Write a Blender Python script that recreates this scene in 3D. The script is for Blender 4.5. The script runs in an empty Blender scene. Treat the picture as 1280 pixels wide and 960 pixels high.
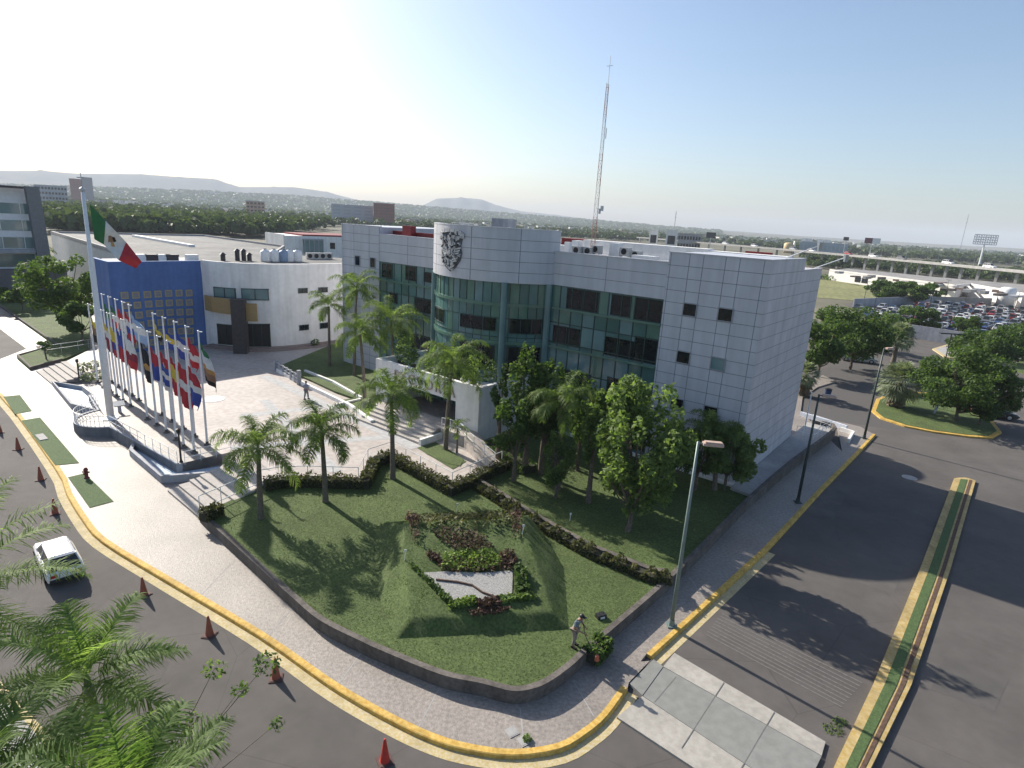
import bpy, math, random
import numpy as np
from mathutils import Matrix, Vector
R_=math.radians
sc=bpy.context.scene; COL=sc.collection
rng=np.random.default_rng(7); random.seed(7)
# ---------------------------------------------------------------- camera
CAMH=18.0; F_=750.0
_d=np.array([476.-640.,3230.-480.,F_]); _d/=np.linalg.norm(_d)
UP=-_d; _f=np.array([0,0,1.]); FH=_f-(_f@UP)*UP; FH/=np.linalg.norm(FH); RT=np.cross(FH,UP)
if RT[0]<0: RT=-RT
cd=bpy.data.cameras.new('camera'); cam=bpy.data.objects.new('camera',cd); COL.objects.link(cam)
cd.sensor_fit='HORIZONTAL'; cd.sensor_width=36; cd.lens=36*F_/1280; cd.clip_start=0.2; cd.clip_end=40000
def _w(a): return (a@RT,a@FH,a@UP)
_x=_w(np.array([1.,0,0])); _y=_w(np.array([0,-1.,0])); _z=_w(np.array([0,0,-1.]))
cam.matrix_world=Matrix(((_x[0],_y[0],_z[0],0),(_x[1],_y[1],_z[1],0),(_x[2],_y[2],_z[2],CAMH),(0,0,0,1)))
sc.camera=cam
# ---------------------------------------------------------------- sky, sun, exposure
SUN_EL=31.0; SUN_AZ=math.atan2(-.725,.688)      # clockwise from +Y
wd=bpy.data.worlds.new('World'); sc.world=wd; wd.use_nodes=True
nt=wd.node_tree; nt.nodes.clear()
so=nt.nodes.new('ShaderNodeOutputWorld'); bg=nt.nodes.new('ShaderNodeBackground'); sk=nt.nodes.new('ShaderNodeTexSky')
sk.sky_type='NISHITA'; sk.sun_disc=False; sk.sun_elevation=R_(SUN_EL); sk.sun_rotation=SUN_AZ
sk.air_density=1.0; sk.dust_density=1.7; sk.ozone_density=2.4; sk.altitude=50
bg.inputs['Strength'].default_value=0.098
nt.links.new(sk.outputs[0],bg.inputs[0]); nt.links.new(bg.outputs[0],so.inputs[0])
ld=bpy.data.lights.new('sun','SUN'); ld.energy=5.0; ld.angle=R_(0.5); ld.color=(1,.93,.82)
sun=bpy.data.objects.new('sun',ld); COL.objects.link(sun)
sdir=Vector((math.sin(SUN_AZ)*math.cos(R_(SUN_EL)),math.cos(SUN_AZ)*math.cos(R_(SUN_EL)),math.sin(R_(SUN_EL))))
sun.rotation_euler=sdir.to_track_quat('Z','Y').to_euler(); sun.location=(-60,60,80)
sc.view_settings.view_transform='Standard'; sc.view_settings.look='None'; sc.view_settings.gamma=1
sc.view_settings.exposure=0.78; sc.view_settings.use_curve_mapping=False
sc.cycles.use_denoising=True; sc.cycles.max_bounces=6; sc.cycles.volume_bounces=0; sc.cycles.transparent_max_bounces=6
# ---------------------------------------------------------------- survey helpers: where things stand on the ground
def ray(x,y):
    v=np.array([x-640.,y-480.,F_]); return np.array([v@RT,v@FH,v@UP])
def g(x,y,z=0.):
    w=ray(x,y); t=(z-CAMH)/w[2]; return (float(w[0]*t),float(w[1]*t))
def at_range(x,y,r):
    w=ray(x,y); t=r/math.hypot(w[0],w[1]); return (float(w[0]*t),float(w[1]*t),float(CAMH+w[2]*t))
def hz(x,y,P):
    return at_range(x,y,math.hypot(P[0],P[1]))[2]
# ---------------------------------------------------------------- materials
MATS={}
def mat(name,col,rough=.8,var=.12,scale=4.,bump=0.,metal=0.,spec=.4,col2=None,bscale=None,detail=4,ramp=(.35,.65)):
    if name in MATS: return MATS[name]
    m=bpy.data.materials.new(name); m.use_nodes=True; n=m.node_tree; b=n.nodes['Principled BSDF']
    b.inputs['Roughness'].default_value=rough; b.inputs['Metallic'].default_value=metal; b.inputs['Specular IOR Level'].default_value=spec
    tc=n.nodes.new('ShaderNodeTexCoord'); ns=n.nodes.new('ShaderNodeTexNoise'); ns.inputs['Scale'].default_value=scale; ns.inputs['Detail'].default_value=detail
    n.links.new(tc.outputs['Object'],ns.inputs['Vector'])
    rp=n.nodes.new('ShaderNodeValToRGB'); rp.color_ramp.elements[0].position=ramp[0]; rp.color_ramp.elements[1].position=ramp[1]
    c=np.array(col); a=c*(1-var); d=np.array(col2) if col2 else np.minimum(c*(1+var),.95)
    rp.color_ramp.elements[0].color=(*a,1); rp.color_ramp.elements[1].color=(*d,1)
    n.links.new(ns.outputs['Fac'],rp.inputs[0]); n.links.new(rp.outputs[0],b.inputs['Base Color'])
    if bump:
        n2=n.nodes.new('ShaderNodeTexNoise'); n2.inputs['Scale'].default_value=bscale or scale*4; n2.inputs['Detail'].default_value=5
        n.links.new(tc.outputs['Object'],n2.inputs['Vector']); bp=n.nodes.new('ShaderNodeBump'); bp.inputs['Strength'].default_value=bump; bp.inputs['Distance'].default_value=.05
        n.links.new(n2.outputs['Fac'],bp.inputs['Height']); n.links.new(bp.outputs[0],b.inputs['Normal'])
    MATS[name]=m; return m
def two_scale(m,scale,lo,hi):
    """multiply the base colour by a second, larger noise: wear and patchiness"""
    n=m.node_tree; b=n.nodes['Principled BSDF']; l=b.inputs['Base Color'].links[0].from_socket
    tc=n.nodes.new('ShaderNodeTexCoord'); ns=n.nodes.new('ShaderNodeTexNoise'); ns.inputs['Scale'].default_value=scale; ns.inputs['Detail'].default_value=6
    n.links.new(tc.outputs['Object'],ns.inputs['Vector']); mr=n.nodes.new('ShaderNodeMapRange')
    mr.inputs[1].default_value=.3; mr.inputs[2].default_value=.7; mr.inputs[3].default_value=lo; mr.inputs[4].default_value=hi
    n.links.new(ns.outputs['Fac'],mr.inputs[0]); mx=n.nodes.new('ShaderNodeVectorMath'); mx.operation='SCALE'
    n.links.new(l,mx.inputs[0]); n.links.new(mr.outputs[0],mx.inputs['Scale']); n.links.new(mx.outputs[0],b.inputs['Base Color']); return m
def crack(m,scale,width,dark,bump=.4):
    """stamped or cracked joints: Voronoi cell edges darken and dent the surface"""
    n=m.node_tree; b=n.nodes['Principled BSDF']; l=b.inputs['Base Color'].links[0].from_socket
    tc=n.nodes.new('ShaderNodeTexCoord'); vo=n.nodes.new('ShaderNodeTexVoronoi'); vo.feature='DISTANCE_TO_EDGE'; vo.inputs['Scale'].default_value=scale
    n.links.new(tc.outputs['Object'],vo.inputs['Vector']); mr=n.nodes.new('ShaderNodeMapRange'); mr.inputs[2].default_value=width; mr.inputs[3].default_value=dark; mr.inputs[4].default_value=1
    n.links.new(vo.outputs['Distance'],mr.inputs[0]); mx=n.nodes.new('ShaderNodeVectorMath'); mx.operation='SCALE'
    n.links.new(l,mx.inputs[0]); n.links.new(mr.outputs[0],mx.inputs['Scale']); n.links.new(mx.outputs[0],b.inputs['Base Color'])
    bp=n.nodes.new('ShaderNodeBump'); bp.inputs['Strength'].default_value=bump; bp.inputs['Distance'].default_value=.03
    n.links.new(mr.outputs[0],bp.inputs['Height'])
    if b.inputs['Normal'].links: n.links.new(b.inputs['Normal'].links[0].from_socket,bp.inputs['Normal'])
    n.links.new(bp.outputs[0],b.inputs['Normal']); return m
def streak(m,amt=.1,sxy=1.6,sz=.12):
    """rain streaks: noise drawn out along the vertical"""
    n=m.node_tree; b=n.nodes['Principled BSDF']; l=b.inputs['Base Color'].links[0].from_socket
    tc=n.nodes.new('ShaderNodeTexCoord'); mp=n.nodes.new('ShaderNodeMapping'); mp.inputs['Scale'].default_value=(sxy,sxy,sz); n.links.new(tc.outputs['Object'],mp.inputs[0])
    ns=n.nodes.new('ShaderNodeTexNoise'); ns.inputs['Scale'].default_value=1; ns.inputs['Detail'].default_value=5; n.links.new(mp.outputs[0],ns.inputs['Vector']); mr=n.nodes.new('ShaderNodeMapRange')
    mr.inputs[1].default_value=.35; mr.inputs[2].default_value=.62; mr.inputs[3].default_value=1-amt; mr.inputs[4].default_value=1.02
    n.links.new(ns.outputs['Fac'],mr.inputs[0]); mx=n.nodes.new('ShaderNodeVectorMath'); mx.operation='SCALE'
    n.links.new(l,mx.inputs[0]); n.links.new(mr.outputs[0],mx.inputs['Scale']); n.links.new(mx.outputs[0],b.inputs['Base Color']); return m
def leafmat(name,dark,light,scale=.9,trans=.35,glow=None,rough=.62):
    if name in MATS: return MATS[name]
    m=bpy.data.materials.new(name); m.use_nodes=True; n=m.node_tree; b=n.nodes['Principled BSDF']; out=n.nodes['Material Output']
    b.inputs['Roughness'].default_value=rough; b.inputs['Specular IOR Level'].default_value=.22
    ge=n.nodes.new('ShaderNodeNewGeometry'); oi=n.nodes.new('ShaderNodeObjectInfo'); tc=n.nodes.new('ShaderNodeTexCoord'); ns=n.nodes.new('ShaderNodeTexNoise')
    ns.inputs['Scale'].default_value=scale; ns.inputs['Detail'].default_value=3; n.links.new(tc.outputs['Object'],ns.inputs['Vector'])
    ad=n.nodes.new('ShaderNodeMath'); ad.operation='MULTIPLY_ADD'; n.links.new(ge.outputs['Random Per Island'],ad.inputs[0]); ad.inputs[1].default_value=.45; 
    sb=n.nodes.new('ShaderNodeMath'); sb.operation='SUBTRACT'; n.links.new(ns.outputs['Fac'],sb.inputs[0]); sb.inputs[1].default_value=.22; n.links.new(sb.outputs[0],ad.inputs[2])
    a2=n.nodes.new('ShaderNodeMath'); a2.operation='MULTIPLY_ADD'; n.links.new(oi.outputs['Random'],a2.inputs[0]); a2.inputs[1].default_value=.25; n.links.new(ad.outputs[0],a2.inputs[2])
    rp=n.nodes.new('ShaderNodeValToRGB'); rp.color_ramp.elements[0].position=.3; rp.color_ramp.elements[1].position=.9
    rp.color_ramp.elements[0].color=(*dark,1); rp.color_ramp.elements[1].color=(*light,1)
    n.links.new(a2.outputs[0],rp.inputs[0]); n.links.new(rp.outputs[0],b.inputs['Base Color'])
    if trans:
        tr=n.nodes.new('ShaderNodeBsdfTranslucent'); sc_=n.nodes.new('ShaderNodeMix'); sc_.data_type='RGBA'; sc_.blend_type='MULTIPLY'; sc_.inputs[0].default_value=1
        n.links.new(rp.outputs[0],sc_.inputs[6]); sc_.inputs[7].default_value=(*(glow or (1.6,1.7,.8)),1); n.links.new(sc_.outputs[2],tr.inputs[0])
        mx=n.nodes.new('ShaderNodeMixShader'); mx.inputs[0].default_value=trans; n.links.new(b.outputs[0],mx.inputs[1]); n.links.new(tr.outputs[0],mx.inputs[2]); n.links.new(mx.outputs[0],out.inputs['Surface'])
    MATS[name]=m; return m
asphalt=crack(two_scale(two_scale(mat('asphalt',(.098,.089,.083),.9,.16,60,.25,bscale=120),.30,.80,1.14),2.1,.93,1.06),.16,.0035,.72,.1)
asphalt_patch=mat('asphalt_patch',(.05,.05,.051),.9,.12,60,.2)
pave=crack(two_scale(mat('stamped_paving',(.265,.235,.21),.55,.2,7,.35,bscale=22),.35,.82,1.1),5.5,.05,.88,.3)
plazam=crack(two_scale(mat('plaza_paving',(.42,.365,.33),.65,.14,2.2,.2,col2=(.44,.40,.375)),.25,.85,1.1),3.2,.045,.88,.25)
plazab=crack(mat('plaza_band_paving',(.40,.40,.40),.85,.12,2.5,.2),3.2,.045,.88,.25)
conc=two_scale(mat('concrete',(.34,.335,.325),.85,.1,5,.15),.5,.82,1.08)
concd=two_scale(mat('weathered_concrete',(.135,.118,.105),.9,.2,6,.3),.7,.75,1.15)
white=two_scale(mat('white_render',(.80,.79,.77),.8,.04,2,.05),.4,.9,1.03)
whitep=mat('white_paint',(.75,.75,.74),.5,.05,3)
greyw=mat('grey_wall_paint',(.36,.37,.40),.8,.08,2,.05)
bluew=two_scale(mat('blue_wall_paint',(.08,.155,.37),.75,.06,2,.05),.3,.88,1.05)
yellow=two_scale(mat('yellow_kerb_paint',(.58,.34,.06),.8,.15,7,.2,col2=(.62,.43,.12)),1.6,.72,1.1)
yellowp=two_scale(mat('faded_yellow_paint',(.55,.42,.17),.85,.2,9,.2,col2=(.5,.44,.30)),1.4,.8,1.1)
panel=mat('grey_wall_panel',(.49,.50,.535),.45,.04,.8,0,0.0,.5)
panel2=two_scale(mat('side_wall_panel',(.55,.53,.555),.5,.04,.8),.4,.93,1.03)
joint=mat('panel_joint',(.21,.22,.25),.8,.1,5)
dark=mat('dark_void',(.012,.012,.013),.5,.1,3)
paneg=mat('dark_window_glass',(.010,.013,.016),.05,.3,1.2,spec=.4)
T=[mat('teal_glass_'+n,c,.07,.12,.6,spec=.55) for n,c in (('deep',(.07,.14,.13)),('mid',(.09,.18,.172)),('pale',(.135,.22,.225)),('green',(.10,.185,.145)))]
mullion=mat('mullion_metal',(.03,.06,.058),.4,.1,4,metal=.3)
redm=mat('red_roof_paint',(.20,.018,.02),.6,.1,3)
ochre=mat('ochre_band_paint',(.34,.235,.10),.7,.06,3)
totemm=mat('dark_cladding',(.045,.04,.042),.55,.15,3)
steel=mat('galvanised_steel',(.42,.44,.45),.4,.1,8,metal=.6)
whitemetal=mat('white_metal',(.72,.73,.74),.4,.05,6)
greenpole=mat('green_grey_pole',(.17,.22,.21),.45,.1,4,metal=.2)
blackm=mat('black_metal',(.02,.02,.022),.5,.1,4)
roofm=two_scale(mat('roof_membrane',(.17,.168,.163),.9,.15,1.2,.1),.15,.7,1.15)
woodm=mat('bark',(.14,.11,.085),.9,.3,6,.5)
palmbark=mat('palm_bark',(.15,.125,.10),.9,.25,9,.5)
soil=mat('brown_soil',(.10,.06,.042),.95,.3,6,.4)
gravel=mat('white_gravel',(.36,.35,.33),.9,.35,22,.9,bscale=30)
grass=two_scale(mat('mown_grass',(.075,.112,.028),.9,.3,9,.7,col2=(.105,.15,.045),bscale=70),.6,.8,1.15)
turf=mat('artificial_turf',(.07,.115,.038),.9,.25,14,.6,bscale=60)
dryg=two_scale(mat('dry_grass_field',(.16,.17,.06),.95,.3,.6,.4,col2=(.24,.24,.10)),.05,.8,1.2)
farg=two_scale(mat('far_ground',(.10,.105,.06),.95,.3,.02,0,col2=(.17,.155,.11)),.004,.7,1.25)
L_palm=leafmat('queen_palm_leaf',(.055,.10,.025),(.17,.23,.075),1.2,.5)
L_royal=leafmat('royal_palm_leaf',(.06,.115,.03),(.20,.28,.10),1.0,.55)
L_fan=leafmat('fan_palm_leaf',(.09,.12,.075),(.25,.28,.19),1.2,.25)
L_tree=leafmat('tree_leaf',(.032,.068,.018),(.10,.155,.042),.6,.38)
L_bush=leafmat('garden_tree_leaf',(.048,.092,.028),(.18,.245,.085),.8,.48)
L_far=leafmat('woodland_leaf',(.025,.05,.018),(.085,.115,.04),.08,.2)
L_hedge=leafmat('hedge_leaf',(.03,.05,.015),(.13,.12,.045),1.5,.25)
L_lime=leafmat('lime_ground_cover_leaf',(.085,.14,.03),(.20,.28,.06),2,.3)
L_maroon=leafmat('maroon_leaf',(.05,.03,.022),(.125,.07,.05),2,.2)
for q_,a_ in ((panel,.09),(panel2,.12),(white,.12),(bluew,.14),(greyw,.2),(concd,.3)): streak(q_,a_)
lamp_head=mat('lamp_head',(.45,.33,.27),.5,.1,4)
# ---------------------------------------------------------------- mesh builder
class MB:
    def __init__(s): s.v=[]; s.f=[]; s.m=[]
    def add(s,vs,fs,mi=0):
        o=len(s.v); s.v+= [tuple(map(float,p)) for p in vs]; s.f+=[tuple(i+o for i in f) for f in fs]; s.m+=[mi]*len(fs)
    def box(s,x0,x1,y0,y1,z0,z1,mi=0):
        s.add([(x0,y0,z0),(x1,y0,z0),(x1,y1,z0),(x0,y1,z0),(x0,y0,z1),(x1,y0,z1),(x1,y1,z1),(x0,y1,z1)],
              [(3,2,1,0),(4,5,6,7),(0,1,5,4),(1,2,6,5),(2,3,7,6),(3,0,4,7)],mi)
    def obox(s,c,size,rz=0,mi=0):
        ca,sa=math.cos(rz),math.sin(rz); hx,hy,hz_=size[0]/2,size[1]/2,size[2]
        q=[(-hx,-hy),(hx,-hy),(hx,hy),(-hx,hy)]
        P=[(c[0]+ca*a-sa*b,c[1]+sa*a+ca*b) for a,b in q]; s.prism(P,c[2],c[2]+hz_,mi)
    def prism(s,poly,z0,z1,mi=0,top=None):
        n=len(poly); a=sum(poly[i][0]*poly[(i+1)%n][1]-poly[(i+1)%n][0]*poly[i][1] for i in range(n))
        if a<0: poly=poly[::-1]
        vs=[(p[0],p[1],z0) for p in poly]+[(p[0],p[1],z1) for p in poly]
        s.add(vs,[tuple(range(n-1,-1,-1))]+[(i,(i+1)%n,n+(i+1)%n,n+i) for i in range(n)],mi)
        s.add(vs[n:],[tuple(range(n))],mi if top is None else top)
    def sheet(s,poly,z,mi=0):
        n=len(poly); a=sum(poly[i][0]*poly[(i+1)%n][1]-poly[(i+1)%n][0]*poly[i][1] for i in range(n))
        if a<0: poly=poly[::-1]
        s.add([(p[0],p[1],z) for p in poly],[tuple(range(n))],mi)
    def tube(s,pts,r,n=8,mi=0,cap=True):
        pts=[Vector(p) for p in pts]; k=len(pts); rs=r if hasattr(r,'__len__') else [r]*k; vs=[]
        for i,p in enumerate(pts):
            d=(pts[min(i+1,k-1)]-pts[max(i-1,0)]).normalized(); a=d.cross(Vector((0,0,1)))
            if a.length<.05: a=d.cross(Vector((0,1,0)))
            a.normalize(); b=a.cross(d)
            for j in range(n):
                t=2*math.pi*j/n; vs.append(p+(a*math.cos(t)+b*math.sin(t))*rs[i])
        fs=[(i*n+j,(i+1)*n+j,(i+1)*n+(j+1)%n,i*n+(j+1)%n) for i in range(k-1) for j in range(n)]
        if cap: fs+=[tuple(range(n)),tuple(range((k-1)*n,k*n))[::-1]]
        s.add(vs,fs,mi)
    def lathe(s,prof,c=(0,0,0),n=16,mi=0):
        k=len(prof); vs=[(c[0]+r*math.cos(2*math.pi*j/n),c[1]+r*math.sin(2*math.pi*j/n),c[2]+z) for r,z in prof for j in range(n)]
        s.add(vs,[(i*n+j,i*n+(j+1)%n,(i+1)*n+(j+1)%n,(i+1)*n+j) for i in range(k-1) for j in range(n)]+[tuple(range(n))[::-1],tuple(range((k-1)*n,k*n))],mi)
    def sweep(s,path,prof,mi=0,dz=None,cap=True):
        """profile [(offset to the left, z)] carried along an open 2D path"""
        k=len(path); n=len(prof); vs=[]
        for i in range(k):
            a=np.array(path[max(i-1,0)][:2]); b=np.array(path[i][:2]); c=np.array(path[min(i+1,k-1)][:2])
            d1=(b-a) if i>0 else (c-b); d2=(c-b) if i<k-1 else (b-a)
            d1=d1/np.linalg.norm(d1); d2=d2/np.linalg.norm(d2); n1=np.array([-d1[1],d1[0]]); n2=np.array([-d2[1],d2[0]])
            m=n1+n2; m/=max(m@n1,.3)
            for o,z in prof: vs.append((b[0]+m[0]*o,b[1]+m[1]*o,z+(dz[i] if dz is not None and z>.4 else 0)))
        fs=[(i*n+j,i*n+(j+1)%n,(i+1)*n+(j+1)%n,(i+1)*n+j) for i in range(k-1) for j in range(n)]
        if cap: fs+=[tuple(range(n))[::-1],tuple(range((k-1)*n,k*n))]
        s.add(vs,fs,mi)
    def build(s,name,mats,parent=None,smooth=False,world=False):
        me=bpy.data.meshes.new(name); me.from_pydata(s.v,[],s.f); me.update()
        for m in (mats if isinstance(mats,(list,tuple)) else [mats]): me.materials.append(m)
        me.polygons.foreach_set('material_index',s.m)
        if smooth: me.polygons.foreach_set('use_smooth',[True]*len(s.f))
        return link(name,me,parent,world)
def link(name,me,parent=None,world=False):
    o=bpy.data.objects.new(name,me); COL.objects.link(o)
    if parent:
        o.parent=parent
        if world: o.matrix_parent_inverse=(Matrix.Translation(parent.location)@parent.rotation_euler.to_matrix().to_4x4()).inverted()
    return o
def arr(name,V,Q,mats,parent=None,world=False):
    """mesh from arrays of quads (used for leaves)"""
    V=np.asarray(V,dtype=np.float32).reshape(-1,3); Q=np.asarray(Q,dtype=np.int32).reshape(-1,4)
    me=bpy.data.meshes.new(name); me.vertices.add(len(V)); me.vertices.foreach_set('co',V.ravel())
    me.loops.add(Q.size); me.loops.foreach_set('vertex_index',Q.ravel()); me.polygons.add(len(Q))
    me.polygons.foreach_set('loop_start',np.arange(0,Q.size,4,dtype=np.int32)); me.update(calc_edges=True)
    for m in (mats if isinstance(mats,(list,tuple)) else [mats]): me.materials.append(m)
    return link(name,me,parent,world)
def tag(o,label=None,cat=None,group=None,kind=None):
    if label: o['label']=label
    if cat: o['category']=cat
    if group: o['group']=group
    if kind: o['kind']=kind
    return o
def thing(name,label,cat,loc=(0,0,0),rz=0,group=None):
    o=bpy.data.objects.new(name,None); COL.objects.link(o); o.location=loc; o.rotation_euler=(0,0,rz); o.empty_display_size=.3
    return tag(o,label,cat,group)
def dup(root,loc,rz=0,label=None,group=None,scale=1):
    r=root.copy(); COL.objects.link(r); r.location=loc; r.rotation_euler=(0,0,rz); r.scale=(scale,)*3
    if label: r['label']=label
    if group: r['group']=group
    for ch in list(root.children):
        c=ch.copy(); COL.objects.link(c); c.parent=r
        for gch in ch.children:
            e=gch.copy(); COL.objects.link(e); e.parent=c
    return r
def struct(o): o['kind']='structure'; return o
# ---------------------------------------------------------------- the building's own axes
A=np.array(g(918,604,.9)); B_=np.array(g(988,545,.9)); vv=(B_-A)/np.linalg.norm(B_-A); uu=np.array([-vv[1],vv[0]]); nn=-vv
BROT=math.atan2(uu[1],uu[0])
def W(s,d): p=A+s*uu+d*nn; return (float(p[0]),float(p[1]))
def smooth(P,k=5):
    P=[np.array(p) for p in P]; out=[]
    for i in range(len(P)-1):
        a,b,c,d=P[max(i-1,0)],P[i],P[i+1],P[min(i+2,len(P)-1)]
        for j in range(k): t=j/k; out.append(tuple(.5*(2*b+(c-a)*t+(2*a-5*b+4*c-d)*t*t+(3*b-a-3*c+d)*t**3)))
    return out+[tuple(P[-1])]
# ================================================================ SETTING
SW=.15; LZ=.70; PZ=.85
m=MB(); m.sheet([(-9000,-300),(9000,-300),(9000,9300),(-9000,9300)],-.06); struct(m.build('ground',farg))
m=MB(); m.sheet([(-150,0),(130,0),(200,80),(240,205),(172,224),(120,205),(95,176),(84,128),(60,140),(40,105),(18,78),(-60,88),(-150,140)],0); struct(m.build('road',asphalt))
m=MB(); m.sheet([g(*p) for p in ((960,480),(1100,440),(1090,520),(1180,548),(1010,520))],.004); struct(m.build('road_patch',mat('worn_asphalt',(.085,.08,.078),.9,.15,30,.2)))
for q_,c_ in ((((150,800),(212,828),(196,858),(176,862),(128,830)),(.085,.078,.073)),(((1078,690),(1132,703),(1117,742),(1060,724)),(.105,.097,.09)),(((1180,820),(1262,848),(1243,890),(1163,862)),(.088,.082,.077)),(((1010,600),(1060,612),(1042,650),(985,636)),(.106,.098,.092)),(((20,700),(44,725),(30,760),(-10,730)),(.106,.098,.092))):
    m=MB(); m.sheet([g(*p) for p in q_],.004); struct(m.build('road_patch',two_scale(mat('patch_asphalt_%d'%round(c_[0]*1000),c_,.9,.16,60,.25),.8,.85,1.1)))
c=g(1137,597); m=MB(); m.lathe([(.55,.0),(.55,.012),(.42,.012),(.42,.006),(.36,.006),(.36,.014),(0,.014)],(*c,0.002),20); tag(m.build('manhole_cover',conc),'round pale manhole cover in the right road beyond the building shadow','manhole cover')
K=[g(*p) for p in ((-60,452),(0,497),(67,585),(83,620),(103,653),(127,680),(200,725),(320,797),(402,855),(450,885),(500,912),(540,930),(580,942),(640,950),(700,942),(735,922),(760,900),(785,865))]
K=smooth(K,3)
K2=[g(*p) for p in ((815,825),(880,765),(960,690),(1030,613),(1075,567),(1095,545))]
KP=[(0,0),(.03,.14),(.07,.165),(.30,.165),(.30,0)]
m=MB(); m.sweep(K,KP); m.sweep(K2,KP); kerb=struct(m.build('kerb',yellow))
m=MB(); m.sweep(K,[(-.42,-.01),(-.42,.008),(-.002,.012),(-.002,-.01)]); m.sweep(K2[:3],[(-.42,-.01),(-.42,.008),(-.002,.012),(-.002,-.01)]); struct(m.build('kerb_gutter',yellowp))
def offs(path,o):
    q=[]
    for i in range(len(path)):
        a=np.array(path[max(i-1,0)]); b=np.array(path[i]); c=np.array(path[min(i+1,len(path)-1)])
        d1=(b-a) if i else c-b; d2=(c-b) if i<len(path)-1 else b-a
        d1=d1/np.linalg.norm(d1); d2=d2/np.linalg.norm(d2); m_=np.array([-d1[1],d1[0]])+np.array([-d2[1],d2[0]]); m_/=max(m_@np.array([-d1[1],d1[0]]),.3)
        q.append((float(b[0]+m_[0]*o),float(b[1]+m_[1]*o)))
    return q
side=offs(K,.29)+offs(K2,.29)+[g(1075,535),g(1045,528),W(-4,-16),W(10,-40),(-30,110),(-75,118),(-150,140),(-150,95)]
m=MB(); m.prism(side,-.05,SW); struct(m.build('sidewalk',pave))
m=MB(); m.sheet([g(-90,398,SW),g(0,411,SW),g(33,436,SW),g(0,449,SW),g(-90,470,SW)],SW+.005); struct(m.build('side_street',asphalt))
# expansion joints in the pavement
m=MB()
for i,(a,b) in enumerate([((250,745),(293,700)),((330,800),(368,757)),((420,860),(452,815)),((520,915),(548,862)),((655,930),(650,885)),((742,895),(716,850)),((880,748),(862,722)),((960,668),(930,640))]):
    p,q=np.array(g(*a,SW)),np.array(g(*b,SW)); d=(q-p)/np.linalg.norm(q-p); t=np.array([-d[1],d[0]])*.02
    m.sheet([p-t,q-t,q+t,p+t],SW+.004)
struct(m.build('paving_joints',conc))
# manhole covers and drain plates on the corner pavement
for px in ((640,915),(655,926)):
    c=g(*px,SW); m=MB(); m.obox((*c,SW+.002),(.42,.42,.02),.6); m.obox((*c,SW+.022),(.34,.34,.006),.6); tag(m.build('utility_cover',conc),'pale square utility cover set in the corner pavement, '+('farther from the kerb' if px[1]<920 else 'nearer the yellow kerb'),'utility cover','covers in the corner pavement')
# main lawn behind its retaining wall
WP=[g(*p,SW) for p in ((250,653),(322,720),(365,760),(400,790),(452,817),(480,830),(550,859),(600,870),(640,880),(668,876),(690,865),(716,845),(740,822),(835,738),(895,678),(940,632),(990,588),(1043,546))]+[W(-.4,-20.4)]
WP=smooth(WP,4)
V17=W(17.9,7.45)
rail=[g(*p,PZ) for p in ((250,640),(325,606),(352,601),(385,600),(448,602),(460,578),(490,568),(565,608),(627,580))]
inner=offs(WP,.2)
lawnpoly=inner[:61]+[W(-.3,.9),W(0,.05),W(17.9,.05),V17,rail[8],rail[7],rail[6],rail[5],rail[4],rail[3],rail[2],rail[1]]
m=MB(); m.prism(lawnpoly,.0,LZ); struct(m.build('lawn',grass))
dz=list(np.interp(np.arange(len(WP))/4,[0,12,13,14,15,16,17,18],[0,0,.03,.08,.15,.25,.35,.4]))
m=MB(); m.sweep(WP,[(0,.1),(-.02,.78),(.24,.78),(.22,.1)],dz=dz)
tag(m.build('retaining_wall',concd),'low dark stone retaining wall round the front lawn and along the right pavement','wall')
m=MB(); m.prism([W(-.05,.9),*inner[60:69],W(-.05,-20.1)],.1,.9); struct(m.build('side_terrace',conc))
# plaza
stepR=[(-21.4,34.6),(-17.45,31.2),(-15.65,34.15),(-19.3,37.2)]
stepL=[(-49.0,59.2),(-43.9,54.8),(-42.2,57.1),(-47.5,61.6)]
PF0=np.array([-22.24,37.16]); PFd=np.array([-7.54,6.6]); PFd/=np.linalg.norm(PFd); PFn=np.array([PFd[1],-PFd[0]])
if PFn@np.array([1,1])<0: PFn=-PFn
def PF(s,d): p=PF0+PFd*s+PFn*d; return (float(p[0]),float(p[1]))
plaza=[stepR[3],stepR[2],rail[1],rail[2],rail[3],rail[4],rail[5],rail[6],rail[7],rail[8],V17,W(17.9,0),W(47,0),(-20,88),(-40,88),(-49.5,71),(-48.6,66),stepL[3],stepL[2],PF(24,1.8),PF(24,.4),PF(0,.4),PF(0,4.2)]
m=MB(); m.prism(plaza,.05,PZ); struct(m.build('plaza',plazam))
m=MB()
for a,b,w in (((300,520),(440,505),.5),((290,560),(500,545),.5),((330,470),(520,560),.5),((420,590),(330,500),.45)):
    p,q=np.array(g(*a,PZ)),np.array(g(*b,PZ)); d=(q-p)/np.linalg.norm(q-p); t=np.array([-d[1],d[0]])*w; m.sheet([p-t,q-t,q+t,p+t],PZ+.004+.004*len(m.f))
struct(m.build('plaza_bands',plazab))
def steps(q,z0,z1,n,name):
    m=MB(); a,b,c,d=[np.array(p) for p in q]
    for i in range(n):
        t=i/n; p0=a+(d-a)*t; p1=b+(c-b)*t; m.prism([tuple(p0),tuple(p1),tuple(c),tuple(d)],.06,z0+(z1-z0)*(i+1)/n-(.003 if i==n-1 else 0))
    return struct(m.build(name,mat('step_concrete',(.40,.37,.34),.85,.1,4,.15)))
steps(stepR,SW,PZ,5,'plaza_steps'); steps(stepL,SW,PZ,5,'plaza_steps')
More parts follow.
